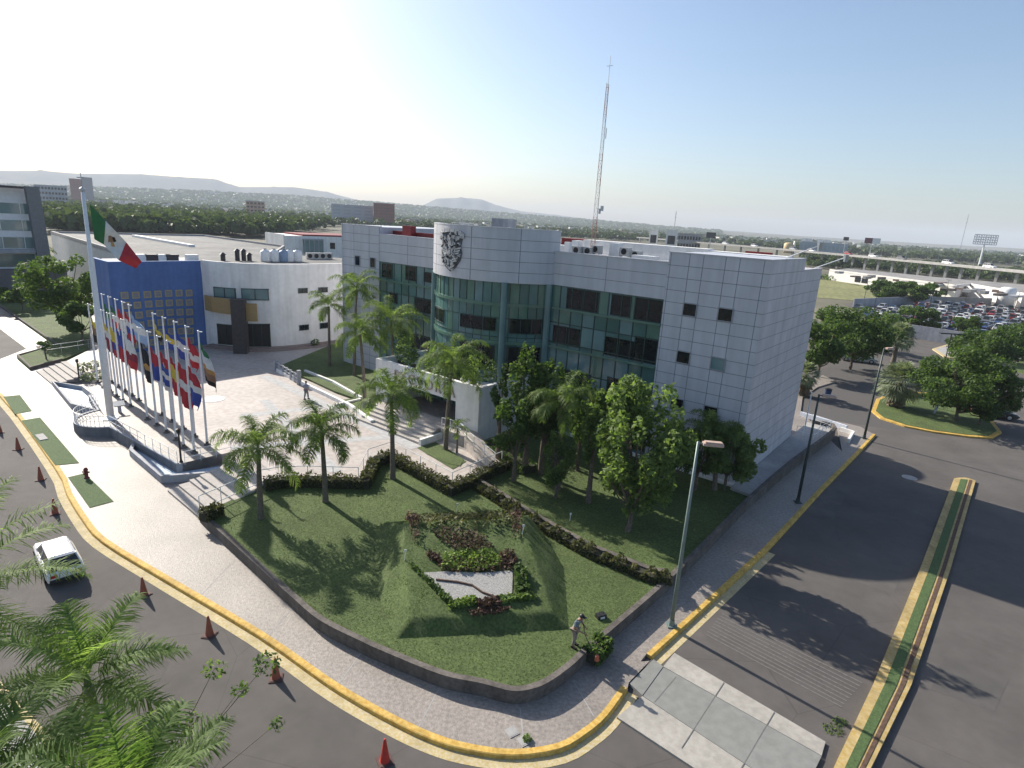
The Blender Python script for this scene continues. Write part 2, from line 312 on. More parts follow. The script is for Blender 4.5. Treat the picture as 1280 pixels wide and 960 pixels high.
# entrance steps and terrace before the white porch
steps([W(28.3,11.2),W(20.6,11.2),W(20.6,9.0),W(28.3,9.0)],PZ,1.7,5,'entrance_steps')
m=MB(); m.prism([W(30.5,7.3),W(30.5,9.02),W(20.2,9.02),W(18.0,9.02),W(18.0,7.3)],.4,1.7); struct(m.build('entrance_terrace',plazam))
m=MB(); m.prism([W(20.55,9.0),W(20.55,11.3),W(20.3,11.3),W(20.3,9.0)],.4,1.35); tag(m.build('step_side_wall',white),'short white side wall beside the entrance steps','wall')
# the sloping walkway from the terrace down to the hedge corner
a=[W(18.0,9.0),W(18,7.5),rail[8],tuple(np.array(rail[8])+np.array((-1.3,-.9)))]
m=MB(); vs=[(*a[0],1.7),(*a[1],1.7),(*a[2],PZ+.03),(*a[3],PZ+.03)]; m.add(vs+[(x,y,.4) for x,y,z in vs],[(0,1,2,3),(4,7,6,5),(0,4,5,1),(1,5,6,2),(2,6,7,3),(3,7,4,0)]); struct(m.build('entrance_ramp',plazam))
m=MB(); m.sheet([g(*p,PZ) for p in ((531,567),(552,557),(580,575),(575,583),(560,580))],PZ+.05); m.sheet([g(*p,PZ) for p in ((521,560),(545,553),(583,577),(566,587))],PZ+.03); struct(m.build('planting_bed',grass))
# raised lawn beds in the plaza with white kerbs
bed=[g(*p,1.1) for p in ((348,457),(430,424),(470,450),(478,500),(452,500),(418,488),(390,475))]
m=MB(); m.prism(bed,.3,1.05); struct(m.build('plaza_lawn',grass))
bed2=[g(*p,1.0) for p in ((425,500),(448,497),(476,515),(462,525)) ]
m=MB(); m.prism(bed2,.3,1.0); struct(m.build('plaza_lawn',grass))
m=MB(); P=[g(*p,1.1) for p in ((345,462),(375,478),(405,492),(436,507),(463,527))]; m.sweep(P,[(0,.5),(0,1.2),(.3,1.2),(.3,.5)])
P=[g(*p,1.1) for p in ((380,464),(415,478),(450,498))]; m.sweep(P,[(0,.5),(0,1.25),(.25,1.25),(.25,.5)])
P=[g(*p,1.1) for p in ((450,498),(420,505))]; m.sweep(P,[(0,.5),(0,1.15),(.2,1.15),(.2,.5)])
tag(m.build('low_wall',white),'low white kerb walls round the grass beds at the back of the plaza','wall')
t=thing('bench_wall','grey slatted balustrade wall at the edge of the plaza by the grass bed','wall',(*g(345,464,PZ),0))
m=MB(); p0,p1=np.array(g(345,463,PZ)),np.array(g(374,481,PZ)); 
for k in range(7):
    q=p0+(p1-p0)*k/6; m.obox((*q,PZ),(.35 if k in (0,6) else .14,.3,1.5 if k==6 else 1.05),.9)
m.build('posts',greyw,t,world=True)
m=MB(); 
for z in (PZ+.25,PZ+.6,PZ+.95): m.tube([(*p0,z),(*p1,z)],.06,6)
m.build('rails',greyw,t,world=True)
# round pale cover on the plaza floor
c=g(266,499,PZ); m=MB(); m.lathe([(1.0,0),(1.0,.03),(.75,.03),(.75,.05),(.0,.05)],(*c,PZ-.002),24); tag(m.build('round_cover',white),'round white cover on the plaza floor under the flags','floor cover')
# grass strips in the left pavement
for q in (((4,496),(25,494),(40,514),(19,518)),((27,526),(50,522),(99,579),(69,582)),((85,597),(106,592),(142,627),(112,635))):
    m=MB(); P=[g(*p,SW) for p in q]; m.prism(P,.05,SW+.03); struct(m.build('grass_strip',turf))
m=MB(); m.obox((*g(52,547,SW),SW+.02),(1.5,.5,.06),-.7); tag(m.build('stone_slab',conc),'pale slab lying across the middle grass strip','slab')
# side lawn beyond the plaza, far left
sl=[g(*p,.4) for p in ((21,446),(37,460),(78,449),(112,437),(112,400),(112,352),(-40,352),(-40,352),(-40,362),(0,382),(40,410),(70,431))]
m=MB(); m.prism(sl,.05,.42); struct(m.build('side_lawn',grass))
m=MB(); m.sweep([g(*p,.15) for p in ((-40,363),(0,384),(40,412),(71,433),(21,447),(38,463),(78,452))],[(0,.1),(0,.5),(.2,.5),(.2,.1)]); tag(m.build('lawn_kerb_wall',concd),'low dark kerb wall round the far left lawn','wall')
# mound of the floral emblem
mb_b=[g(*p,LZ) for p in ((494,803),(600,800),(712,787),(735,760),(668,648),(640,632),(560,632),(495,638),(468,665),(474,745))]
cen=np.mean(np.array(mb_b),0)
T1,T2,T3,T4=[np.array(g(x,y,LZ+h)) for x,y,h in ((503,655,1.5),(652,648,1.5),(690,764,.5),(514,772,.5))]
def pl_z(x,y):
    # tilted top face through the four corners
    Mx=np.array([[T1[0],T1[1],1],[T2[0],T2[1],1],[T3[0],T3[1],1],[T4[0],T4[1],1]]); co,_,_,_=np.linalg.lstsq(Mx,np.array([1.5,1.5,.5,.5]),rcond=None)
    return co[0]*x+co[1]*y+co[2]
TOPP=[T1,T2,T3,T4]
def sd(poly,x,y):
    """distance outside a convex polygon, vectorised"""
    n=len(poly); P=[np.array(p) for p in poly]; a=sum(P[i][0]*P[(i+1)%n][1]-P[(i+1)%n][0]*P[i][1] for i in range(n))
    if a<0: P=P[::-1]
    d=np.full(np.shape(x),-1e9)
    for i in range(n):
        e=P[(i+1)%n]-P[i]; nrm=np.array([e[1],-e[0]])/np.linalg.norm(e); d=np.maximum(d,(x-P[i][0])*nrm[0]+(y-P[i][1])*nrm[1])
    return d
def moundz(x,y):
    x=np.asarray(x,float); y=np.asarray(y,float); d=sd(TOPP,x,y); h=pl_z(x,y)
    return np.clip(np.minimum(np.minimum(h,h-np.maximum(d,0)*.62),-sd(mb_b,x,y)*.95),-.05,1.8)
xs=np.linspace(-9,9,150); ys=np.linspace(20.5,38,150); X,Y=np.meshgrid(xs,ys); Z=moundz(X,Y); 
Z=Z+np.where(Z>.03,.03*np.sin(X*3.1+Y*1.7)*np.sin(Y*2.3-X),0)+LZ
m=MB(); idx=np.arange(150*150).reshape(150,150); keep=[]
Zf=Z.ravel(); q=np.stack([idx[:-1,:-1],idx[:-1,1:],idx[1:,1:],idx[1:,:-1]],-1).reshape(-1,4); q=q[(Zf[q].max(1)>LZ+.004)]
used=np.unique(q); mp=-np.ones(150*150,int); mp[used]=np.arange(len(used)); V=np.stack([X.ravel(),Y.ravel(),Zf],1)[used]
o=arr('lawn_mound',V,mp[q],grass); o.data.polygons.foreach_set('use_smooth',[True]*len(q)); struct(o)
def gm(px,py):
    z=LZ+.5
    for _ in range(12):
        x,y=g(px,py,z); z=LZ+float(moundz(x,y))
    return (x,y,z)
# crosswalk table
r0,r1=(785,862),(818,822)
m=MB(); 
cw=lambda pts,z0,z1,mi: m.prism([g(*p,z1) for p in pts],z0,z1,mi)
cw([(843,816),(1032,927),(1027,944.5),(829,833)],-.02,.09,1); cw([(829,833.6),(1027,945),(1000,1000),(803,869.4)],-.02,.1,0); cw([(803,870),(1000,1000.6),(965,1024),(771,896)],-.02,.09,1); cw([(817,824),(829,833),(803,869),(787,854)],-.02,.12,0)
cw([(742,850),(764,830),(812,826),(786,853),(784,862)],.1,.153,2)
struct(m.build('crosswalk',[mat('crosswalk_grey',(.205,.208,.195),.85,.08,3,.15),two_scale(mat('crosswalk_white',(.35,.33,.295),.85,.1,4,.15),.6,.85,1.05),pave]))
m=MB()
for a,b in (((905,853),(852,935)),((968,890),(915,980)),((845,846),(818,878))):
    p,q=np.array(g(*a,.1)),np.array(g(*b,.1)); d=(q-p)/np.linalg.norm(q-p); t=np.array([-d[1],d[0]])*.015; m.sheet([p-t,q-t,q+t,p+t],.105)
struct(m.build('crosswalk_joints',mat('joint_grey',(.14,.14,.13),.9,.1,5)))
m=MB()
for k in range(9):
    f=k/8; p,q=np.array(g(882+22*f*0+20*f,793-26*f)),np.array(g(1052+26*f,884-30*f)); d=(q-p)/np.linalg.norm(q-p); t=np.array([-d[1],d[0]])*.03; m.prism([p-t,q-t,q+t,p+t],-.01,.012)
tag(m.build('rumble_strip',mat('worn_marking',(.145,.138,.132),.85,.2,10,.2)),'worn pale rumble lines across the right road before the crosswalk','road marking',kind='structure')
# planted median of the right road
ML=[g(*p) for p in ((1020,1010),(1045,955),(1090,860),(1150,712),(1192,600))]; MR=[g(*p) for p in ((1064,1010),(1092,955),(1138,860),(1188,712),(1219,603))]
tipL=np.array(ML[-1]); tipR=np.array(MR[-1]); tc=(tipL+tipR)/2; fwd=(tipL-np.array(ML[0])); fwd/=np.linalg.norm(fwd)
outl=ML+[tuple(tipL+fwd*.35+(tipR-tipL)*.2),tuple(tc+fwd*.6),tuple(tipR+fwd*.35-(tipR-tipL)*.2)]+MR[::-1]
m=MB(); m.prism(outl,-.02,.15); struct(m.build('median_kerb',two_scale(mat('median_paint',(.50,.345,.10),.85,.2,6,.2,col2=(.46,.36,.19)),1.2,.7,1.1)))
mid=lambda f:[tuple(np.array(a)*(1-f)+np.array(b)*f) for a,b in zip(ML,MR)]
m=MB(); a,b=mid(.30),mid(.62); m.prism(a+b[::-1],.1,.175); struct(m.build('median_turf',turf))
m=MB(); a,b=mid(.70),mid(.84); m.prism(a+b[::-1],.1,.17); struct(m.build('median_soil',soil))
# planted traffic island beyond the building
isl=[g(*p) for p in ((1089,515),(1100,524),(1130,534),(1165,541),(1210,547),(1240,549),(1252,542),(1240,527),(1205,508),(1160,492),(1120,490),(1095,500))]
m=MB(); m.prism(isl,-.02,.15); struct(m.build('island_kerb',yellow))
ci=np.mean(np.array(isl),0); m=MB(); m.prism([tuple(ci+(np.array(p)-ci)*.93) for p in isl],.05,.18); struct(m.build('island_grass',grass))
m=MB(); P=[g(*p) for p in ((1165,437),(1185,431),(1215,435),(1245,447),(1230,455),(1180,447))]; m.prism(P,-.02,.15); struct(m.build('far_island_kerb',yellowp))
ci2=np.mean(np.array(P),0); m=MB(); m.prism([tuple(ci2+(np.array(p)-ci2)*.88) for p in P],.05,.17); struct(m.build('far_island',conc))
m=MB(); m.prism([g(*p) for p in ((1262,462),(1310,478),(1400,470),(1320,448),(1275,452))],-.02,.16); struct(m.build('corner_lawn',grass))
m=MB(); m.prism([g(*p) for p in ((1000,520),(1003,498),(1022,485),(1045,478),(1028,470),(1010,478),(985,500),(985,520))],-.02,.14); struct(m.build('far_pavement',pave))
# planted kerb strip under the near palms
m=MB(); P=[(-26,23.2),(-21.5,20.4),(-17.8,18.1),(-15.4,16.6),(-13.3,15.2),(-10.9,13.2),(-9,11),(-12,9),(-17,13),(-26,18)]; m.prism(P,-.02,.15); struct(m.build('near_kerb',yellowp))
c3=np.mean(np.array(P),0); m=MB(); m.prism([tuple(c3+(np.array(p)-c3)*.84) for p in P],.05,.17); struct(m.build('near_planting_strip',conc))
# ================================================================ MAIN BUILDING (local axes: x along the front, y outward, z up)
MBD=thing('office_building','three storey grey panelled building with curved emblem drum and green glass front','building',(float(A[0]),float(A[1]),0),BROT)
ZR=16.45; WR=15.72; GT=13.08; PH=.868
def wall_block(name,s0,s1,d0,d1,z0,z1,mats,vj=(),side=False,sz=None):
    m=MB(); m.box(s0,s1,d0,d1,z0,z1,0)
    k=1
    while z1-PH*k>z0+.2:
        z=z1-PH*k; m.box(s0+.001,s1-.001,d1-.01,d1+.005,z-.022,z+.022,1)
        if side: m.box(s0-.005,s0+.01,d0+.02,d1-.02,z-.015,z+.015,2)
        k+=1
    for s in vj: m.box(s-.022,s+.022,d1-.01,d1+.0075,z0,z1,1)
    m.box(s0-.05,s1+.05,d1-.3,d1+.04,z1,z1+.08,0)
    if side: m.box(s0-.04,s0+.3,d0,d1-.31,z1,z1+.08,0)
    return m.build(name,mats,MBD)
wb=[panel,joint,mat('side_joint',(.2,.19,.2),.7,.1,3)]
wall_block('corner_block',0,7.05,-8.6,0,.5,ZR,[panel,joint,wb[2]],(.42,2.0,2.95,4.5,5.5,6.9),True)
m=MB(); m.box(.0,7.05,-14.3,-8.61,.5,15.6,0); m.box(-.04,.3,-14.3,-8.62,15.6,15.68,0)
for k in range(1,17): z=15.6-PH*k; m.box(-.005,.02,-14.28,-8.63,z-.015,z+.015,1)
m.build('rear_corner_block',[panel2,wb[2]],MBD)
m=MB(); m.box(-.012,.05,-8.58,-.02,.5,ZR-.01,0)
for k in range(1,18): z=ZR-PH*k; m.box(-.017,.0,-8.56,-.03,z-.015,z+.015,1)
m.build('side_cladding',[panel2,wb[2]],MBD)
def recess_window(name,s0,s1,z0,z1,parent=MBD,d=0,gl=paneg):
    m=MB(); t=.07
    m.box(s0-t,s1+t,d+.002,d+.06,z0-t,z0,0); m.box(s0-t,s1+t,d+.002,d+.06,z1,z1+t,0); m.box(s0-t,s0,d+.002,d+.06,z0,z1,0); m.box(s1,s1+t,d+.002,d+.06,z0,z1,0)
    f=m.build(name,mat('window_frame_grey',(.26,.27,.29),.5,.1,5),parent); p=MB(); p.box(s0,s1,d-.02,d+.012,z0,z1); p.build('pane',gl,f); return f
for z0,z1 in ((12.2,13.02),(8.75,9.55),(5.2,6.0),(2.0,2.8)):
    for s0,s1 in ((4.54,5.46),(1.98,2.92)):
        if z0==2.0: continue
        recess_window('small_window',s0,s1,z0,z1,gl=T[2] if (z0==8.75 and s0<3) else paneg)
# right wing: parapet band and glass wall
wall_block('parapet_band',7.06,17.3,-.9,0,GT,WR,wb,(12.05,))
wall_block('parapet_band',30.2,39.3,-.9,0,GT,WR+.1,wb,(34.9,))
wall_block('left_block',39.3,45.8,-12,.0,.5,16.55,wb,(41.0,43.6,39.32,45.6))
for s0 in (42.6,40.0): recess_window('small_window',s0,s0+.75,12.35,13.3)
def curtain(s0,s1,z0,z1,cols,rows,seed):
    """green glass panels in a mullion grid, one mesh"""
    r=random.Random(seed); m=MB(); m.box(s0,s1,-.5,-.12,z0,z1,4)
    ss=np.linspace(s0,s1,cols+1)
    for i in range(cols):
        for j in range(len(rows)-1):
            a,b=ss[i]+.03,ss[i+1]-.03; c,e=rows[j]+.03,rows[j+1]-.03; m.box(a,b,-.125,-.07-.006*r.random(),c,e,r.choice((0,1,1,2,2,3)))
    for s in ss: m.box(s-.035,s+.035,-.12,-.03,z0,z1,4)
    for z in rows: m.box(s0,s1,-.121,-.04,z-.04,z+.04,4)
    return m.build('curtain_wall',T+[mullion],MBD)
rowsR=[.7,2.4,4.1,6.1,7.9,8.35,10.0,11.2,GT]
curtain(7.06,17.3,.7,GT-.002,9,rowsR,3); curtain(30.2,39.29,.7,GT-.002,8,rowsR,4)
for z in (11.2,7.95,4.3):   # floor ledges
    m=MB(); m.box(7.07,17.2,-.1,.12,z-.09,z+.09); m.build('floor_ledge',T[3],MBD); m=MB(); m.box(30.3,39.28,-.1,.12,z-.09,z+.09); m.build('floor_ledge',T[3],MBD)
def bigwin(s0,s1,z0,z1,n):
    m=MB(); t=.05
    m.box(s0-t,s1+t,-.06,.0,z0-t,z0); m.box(s0-t,s1+t,-.06,.0,z1,z1+t)
    for k in range(n+1):
        s=s0+(s1-s0)*k/n; m.box(s-.03,s+.03,-.06,-.002,z0,z1)
    f=m.build('window',mullion,MBD); p=MB(); p.box(s0,s1,-.2,-.045,z0,z1); p.build('pane',paneg,f)
for w in ((12.5,15.5,11.35,12.95,2),(9.7,11.35,11.4,12.95,1),(6.9+.2,9.3,11.35,12.95,2),(13.9,16.6,8.3,9.75,2),(9.0,11.6,8.2,9.6,2),(7.1,9.0,8.2,10.05,1),(12.6,15.6,4.6,6.2,2),(8.2,11.0,4.5,6.4,2),(7.2,11,1.2,3.6,3),(12,15,1.2,3.6,2),
          (33.7,35.2,11.6,12.95,1),(31.2,32.5,11.7,12.6,1),(37.3,38.9,11.5,12.9,1),(36.5,37.7,9.0,10.0,1),(31.2,33.8,8.6,9.9,2),(35,36.2,5,6.2,1),(31.3,34.2,4.8,6.2,2),(31.3,38,1.0,3.2,3)): bigwin(*w)
# drum
SC,HALF,PR=23.75,6.75,4.25; RD=(HALF**2+PR**2)/(2*PR); C0=PR-RD; TH=math.asin(HALF/RD)+.06
def DP(a,z,o=0): return (SC-(RD+o)*math.sin(a),C0+(RD+o)*math.cos(a),z)
def arcslab(m,a0,a1,z0,z1,o0,o1,n,mi=0):
    vs=[]
    for i in range(n+1):
        a=a0+(a1-a0)*i/n; vs+=[DP(a,z0,o1),DP(a,z1,o1),DP(a,z1,o0),DP(a,z0,o0)]
    fs=[(4*i+j,4*i+(j+1)%4,4*(i+1)+(j+1)%4,4*(i+1)+j) for i in range(n) for j in range(4)]+[(3,2,1,0),(4*n,4*n+1,4*n+2,4*n+3)]
    m.add(vs,fs,mi)
DT=17.35
m=MB(); arcslab(m,-TH,TH,GT-.02,DT,-.4,0,48,0)
for k in range(1,5): z=DT-.86*k; arcslab(m,-TH,TH,z-.022,z+.022,-.02,.006,48,1)
for a in (-.5,.17,.73): arcslab(m,a-.004,a+.004,GT,DT,-.02,.009,1,1)
arcslab(m,-TH,TH,DT,DT+.07,-.45,.03,48,0)
m.build('drum_wall',[panel,joint],MBD)
m=MB(); arcslab(m,-TH,TH,4.4,GT-.03,-.6,-.42,48,4); r=random.Random(5)
cuts=np.linspace(-TH,TH,23); rz=[4.4,6.4,7.9,8.5,10.1,11.25,GT-.03]
for i in range(22):
    for j in range(6): arcslab(m,cuts[i]+.004,cuts[i+1]-.004,rz[j]+.02,rz[j+1]-.02,-.43,-.28,3,r.choice((0,1,1,2,3)))
for z in rz[1:-1]: arcslab(m,-TH,TH,z-.03,z+.03,-.43,-.24,48,4)
for a in cuts: arcslab(m,a-.004,a+.004,11.25,GT-.03,-.43,-.245,1,4)
m.build('drum_glass',T+[mullion],MBD,smooth=False)
for z in (11.1,7.9): m=MB(); arcslab(m,-TH,TH,z,z+.27,-.43,-.15,48,0); m.build('floor_ledge',T[3],MBD)
for a0,a1,z0,z1 in ((.03,.5,9.0,10.05),(.66,1.04,8.9,10.1),(.03,.5,5.6,7.7),(.66,1.04,5.4,7.7),(-.7,-.3,8.9,10.0)):
    m=MB(); arcslab(m,a0,a1,z0-.05,z0,-.43,-.2,12,0); arcslab(m,a0,a1,z1,z1+.05,-.43,-.2,12,0)
    for k in range(4): a=a0+(a1-a0)*k/3; arcslab(m,a-.004,a+.004,z0,z1,-.43,-.21,1,0)
    f=m.build('window',mullion,MBD); p=MB(); arcslab(p,a0,a1,z0,z1,-.43,-.235,12,0); p.build('pane',paneg,f)
for a in (-.9,.58,1.09): m=MB(); m.lathe([(.28,4.4),(.28,GT)],(*DP(a,0,-.1)[:2],0),14); m.build('drum_column',T[2],MBD)
# emblem: an eagle coat of arms in grey metal on the drum
EA=-.13; EZ=15.25
def ep(m,poly,o0,o1,mi):
    n=len(poly); vs=[DP(EA+x*1.5/RD,EZ+z*1.06,o) for o in (o0,o1) for x,z in poly]
    ar=sum(poly[i][0]*poly[(i+1)%n][1]-poly[(i+1)%n][0]*poly[i][1] for i in range(n))
    f=[tuple(range(n,2*n)),tuple(range(n-1,-1,-1))]+[(i,(i+1)%n,n+(i+1)%n,n+i) for i in range(n)]
    m.add(vs,[q if ar>0 else q[::-1] for q in f],mi)
def sym(m,poly,o0,o1,mi): ep(m,poly,o0,o1,mi); ep(m,[(-x,z) for x,z in poly],o0,o1,mi)
em=[mat('emblem_metal',(.42,.43,.45),.4,.25,6,metal=.4),mat('emblem_dark_metal',(.085,.09,.10),.5,.2,6,metal=.3),mat('emblem_bright_metal',(.45,.46,.48),.35,.15,6,metal=.4)]  # mid, dark and light grey metal; the dark grey backs the relief
m=MB(); 
ep(m,[(-.95,1.15),(-.55,1.55),(0,1.68),(.55,1.55),(.95,1.15),(.80,.35),(.92,-.1),(.78,-.75),(.45,-1.3),(0,-1.62),(-.45,-1.3),(-.78,-.75),(-.92,-.1),(-.80,.35)],.01,.07,1)
m.build('emblem_backing',em,MBD)
m=MB()
r=random.Random(3)
for i in range(15):      # wing-top scallops
    t=math.pi*(i/14); x=-.93*math.cos(t); z=1.18+.42*math.sin(t); k=.17
    ep(m,[(x+k*math.cos(b)*r.uniform(.8,1.1),z+k*math.sin(b)) for b in np.linspace(0,2*math.pi,9)[:-1]],.06,.13+.03*r.random(),0 if i%2 else 2)
for i in range(6):       # wing feathers, upper part
    x=.12+.14*i; sym(m,[(x,1.2),(x+.10,1.2-.02*i),(x+.06-.02*i,.42+.12*i),(x-.03-.02*i,.40+.12*i)],.06,.13,2 if i%2 else 0)
for i in range(6):       # side feathers round the shield
    z=.25-.2*i; sym(m,[(.27-.02*i,z-.06),(.88-.07*i,z+.10),(.84-.07*i,z-.02),(.36-.02*i,z-.17)],.06,.14,2 if i%2==0 else 0)
ep(m,[(.25*math.cos(b),-.12+.34*math.sin(b)) for b in np.linspace(0,2*math.pi,21)[:-1]],.06,.15,2)
ep(m,[(.17*math.cos(b),-.12+.24*math.sin(b)) for b in np.linspace(0,2*math.pi,21)[:-1]],.15,.17,1)
ep(m,[(.12*math.cos(b),-.10+.17*math.sin(b)) for b in np.linspace(0,2*math.pi,13)[:-1]],.17,.2,2)
ep(m,[(-.10,.3),(.10,.3),(.14,.62),(.05,.86),(.16,.95),(-.02,1.06),(-.14,.9),(-.12,.6)],.07,.2,2)     # neck and head
sym(m,[(.03,-.95),(.5,-.62),(.62,-.72),(.1,-1.18)],.06,.14,2); sym(m,[(.0,-1.28),(.40,-.98),(.42,-1.12),(.0,-1.5)],.06,.14,0)
ep(m,[(-.3,-.68),(.3,-.68),(.2,-.84),(-.2,-.84)],.06,.16,0)
for i in range(95):      # filigree between the feathers
    x,z=r.uniform(-.88,.88),r.uniform(-1.45,1.55); lim=.9-.42*max(0,(-.1-z))
    if abs(x)>lim: continue
    a=r.uniform(0,3.14); l,w=r.uniform(.07,.16),r.uniform(.025,.05); c_,s_=math.cos(a),math.sin(a)
    ep(m,[(x+c_*u-s_*v,z+s_*u+c_*v) for u,v in ((-l,0),(-l*.3,-w),(l*.6,-w*.6),(l,0),(l*.4,w),(-l*.5,w*.8))],.06,.17+.02*(i%3)+.0007*i,(0,2,0,2,1)[i%5])
m.build('emblem',em,MBD)
# roofs, parapet inner faces and roof structures
m=MB(); m.box(7.06,20,-11.2,-.91,14.7,15.0); m.box(20.01,39.3,-19.8,-.91,14.7,15.0); m.box(.3,7.05,-14.2,-.3,15.0,15.2); m.build('roof',roofm,MBD)
m=MB()
pts=[DP(a,0,-.45)[:2] for a in np.linspace(-TH,TH,30)]; m.prism(pts,14.9,15.1); m.build('drum_roof',roofm,MBD)
m=MB(); m.box(7.06,18.5,-11.5,-11.21,.5,15.6); m.box(18.5,45.8,-20.3,-19.9,.5,15.8); m.box(45.5,45.79,-19.89,-12.01,.5,15.8); m.build('rear_wall',panel2,MBD)
for c,rad in ((-13.2,2.0),(-17.4,2.4)): m=MB(); m.lathe([(rad,.5),(rad,15.9),(0,15.95)],(18.5,c,0),24); m.build('round_stair_tower',panel2,MBD)
m=MB(); m.box(8.0,20.3,-11.0,-9.3,15.0,16.62); m.box(8.3,20.1,-9.29,-8.8,15.01,15.4); m.build('penthouse',white,MBD); m=MB(); m.box(1.6,7.99,-11.0,-9.3,15.2,16.5); m.build('low_penthouse',white,MBD)
for q in ((20.6,22.9,-11,-9.4,15.0,16.62),(31.4,39.2,-2.0,-1.7,15.0,16.25),(35.6,36.9,-1.69,-1.0,15,16.85),(4,6.2,-13.9,-13.5,15.6,16.6)): m=MB(); m.box(*q); m.build('red_roof_wall',redm,MBD)
for q in ((17.4,17.9,-3,-2.6,15,16.5),(19.3,20.9,-6,-5,15,16.1),(18.2,18.9,-6.2,-5.2,15,16.6),(15,15.9,-7.6,-6.8,15,16.6),(10.8,12.8,-6.4,-5.2,15.0,15.8)): m=MB(); m.box(*q); m.build('roof_plinth',whitep,MBD)
m=MB(); m.box(23.3,25.2,-2.6,-1.4,15.1,18.1); m.build('drum_roof_box',greyw,MBD)
# white entrance porch below the drum, lettered
m=MB(); z1=5.33; d0,d1=0.3,7.5
m.box(17.9,20.4,d1-.35,d1,.6,z1); m.box(28.9,30.5,d1-.35,d1,.6,z1); m.box(20.4,28.9,d1-.35,d1,3.65,z1)
m.box(17.9,18.25,d0,d1-.35,.6,z1); m.box(30.15,30.5,d0,d1-.35,.6,z1); m.box(18.25,30.15,d0,d1-.36,3.8,4.45); 
m.build('porch',white,MBD)
m=MB(); m.box(18.3,30.1,3.3,3.4,1.6,3.8,1)
for s in np.linspace(20.5,28.8,7): m.box(s-.05,s+.05,3.39,3.5,1.7,3.8,0)
m.box(20.4,28.9,3.39,3.5,2.9,3.0,0); m.build('porch_doors',[mullion,T[0]],MBD)
cu=bpy.data.curves.new('porch_lettering','FONT'); cu.body='RECTORÍA'; cu.size=1.25; cu.extrude=.05; cu.space_character=1.35; cu.align_x='CENTER'
to=bpy.data.objects.new('tmp',cu); COL.objects.link(to); dg=bpy.context.evaluated_depsgraph_get(); me=bpy.data.meshes.new_from_object(to.evaluated_get(dg)); bpy.data.objects.remove(to); me.name='porch_lettering'
me.materials.clear(); me.materials.append(mat('letter_bronze',(.40,.31,.27),.5,.1,5,metal=.2))
lt=link('porch_lettering',me,MBD); lt.rotation_euler=(math.pi/2,0,math.pi); lt.location=(24.2,d1+.06,3.95)
# narrow trim along the foot of the front wall
m=MB(); m.box(.0,17.85,.001,.35,.5,.88); m.build('plinth',white,MBD)
# things that stand on the roof
def on(s,d,z): p=W(s,d); return (p[0],p[1],z)
def onfront(px,py,d):
    w=ray(px,py); O=A+d*nn; t,q=np.linalg.solve(np.array([[w[0],-uu[0]],[w[1],-uu[1]]]),O); return float(q),float(CAMH+w[2]*t)
ms,mz=onfront(741,316,-6.5)
t=thing('radio_mast','tall red and white lattice radio mast standing on the grey building roof','mast',on(ms,-6.5,15.0),BROT)
m=MB(); m.box(-.7,.7,-.7,.7,0,1.25); m.build('mast_base',whitep,t)
MS=(onfront(760,70,-6.5)[1]-15.0)/19.6
def mastw(z): return .30-.14*(z/17.)
z=1.25; k=0; 
secs={}
while z<16.9:
    z2=min(z+.62,17.); b=secs.setdefault(k//5,MB()); w0,w1=mastw(z),mastw(z2)
    C=lambda w,zz:[(w*math.cos(a),w*math.sin(a),zz) for a in (0.5,2.59,4.69)]
    p,q=C(w0,z),C(w1,z2)
    for i in range(3): b.tube([p[i],q[i]],.028,5); b.tube([p[i],q[(i+1)%3]],.015,4); b.tube([q[i],q[(i+1)%3]],.015,4)
    z=z2; k+=1
for q,b in secs.items(): b.build('red_lattice' if q%2==0 else 'white_lattice',mat('mast_red',(.40,.19,.14),.6,.1,4) if q%2==0 else mat('mast_white',(.55,.53,.52),.6,.05,4),t)
m=MB(); m.tube([(0,0,17),(0,0,19.6)],.03,5); m.tube([(-.35,0,18.7),(.35,0,18.7)],.025,5); m.tube([(.2,0,14.5),(.2,0,17.2)],.04,5); m.tube([(-.28,0,12.0),(-.28,0,13)],.05,5); m.box(-.75,-.5,-.1,.1,5.0,5.5); m.tube([(-.6,0,5.2),(0,0,5.2)],.03,5); m.box(-.45,-.3,-.1,.1,4.7,5.2); m.build('antennas',steel,t)
t.scale=(MS,MS,MS)
def floodlight(s,d,z,lab,ln=2.2):
    t=thing('roof_floodlight',lab,'floodlight',on(s,d,z),BROT,'floodlights leaning over the roof edge')
    m=MB(); m.tube([(0,0,0),(-ln,-.3,1.1)],.05,6); m.build('arm',whitemetal,t)
    m=MB(); m.tube([(-ln,-.3,.75),(-ln,-.3,1.3)],[.14,.2],8); m.build('lamp_housing',steel,t)
floodlight(.6,-4.5,16.45,'white floodlight on a slanting arm at the upper corner roof edge'); floodlight(.4,-12.8,15.6,'white floodlight on a slanting arm over the lower rear roof step')
for s,d,l in ((20.9,-2.2,'small dark camera on the left rim of the drum'),(26.5,3.6,'small dark camera over the middle rim of the drum')):
    pass
def ac(s,d,z,lab,grp='machines on the grey building roof',sz=(.9,.6,.75)):
    t=thing('air_conditioner',lab,'air conditioner',on(s,d,z),BROT,grp)
    m=MB(); m.box(-sz[0]/2,sz[0]/2,-sz[1]/2,sz[1]/2,.08,sz[2]); m.box(-sz[0]/2,-sz[0]/2+.1,-.25,.25,0,.08); m.box(sz[0]/2-.1,sz[0]/2,-.25,.25,0,.08); m.build('casing',mat('machine_casing',(.42,.42,.41),.6,.1,4),t)
    m=MB(); m.lathe([(.26,0),(.26,.03),(.05,.035)],(0,0,0),14); o=m.build('fan_grille',dark,t); o.rotation_euler=(-math.pi/2,0,0); o.location=(0,sz[1]/2,sz[2]/2+.05)
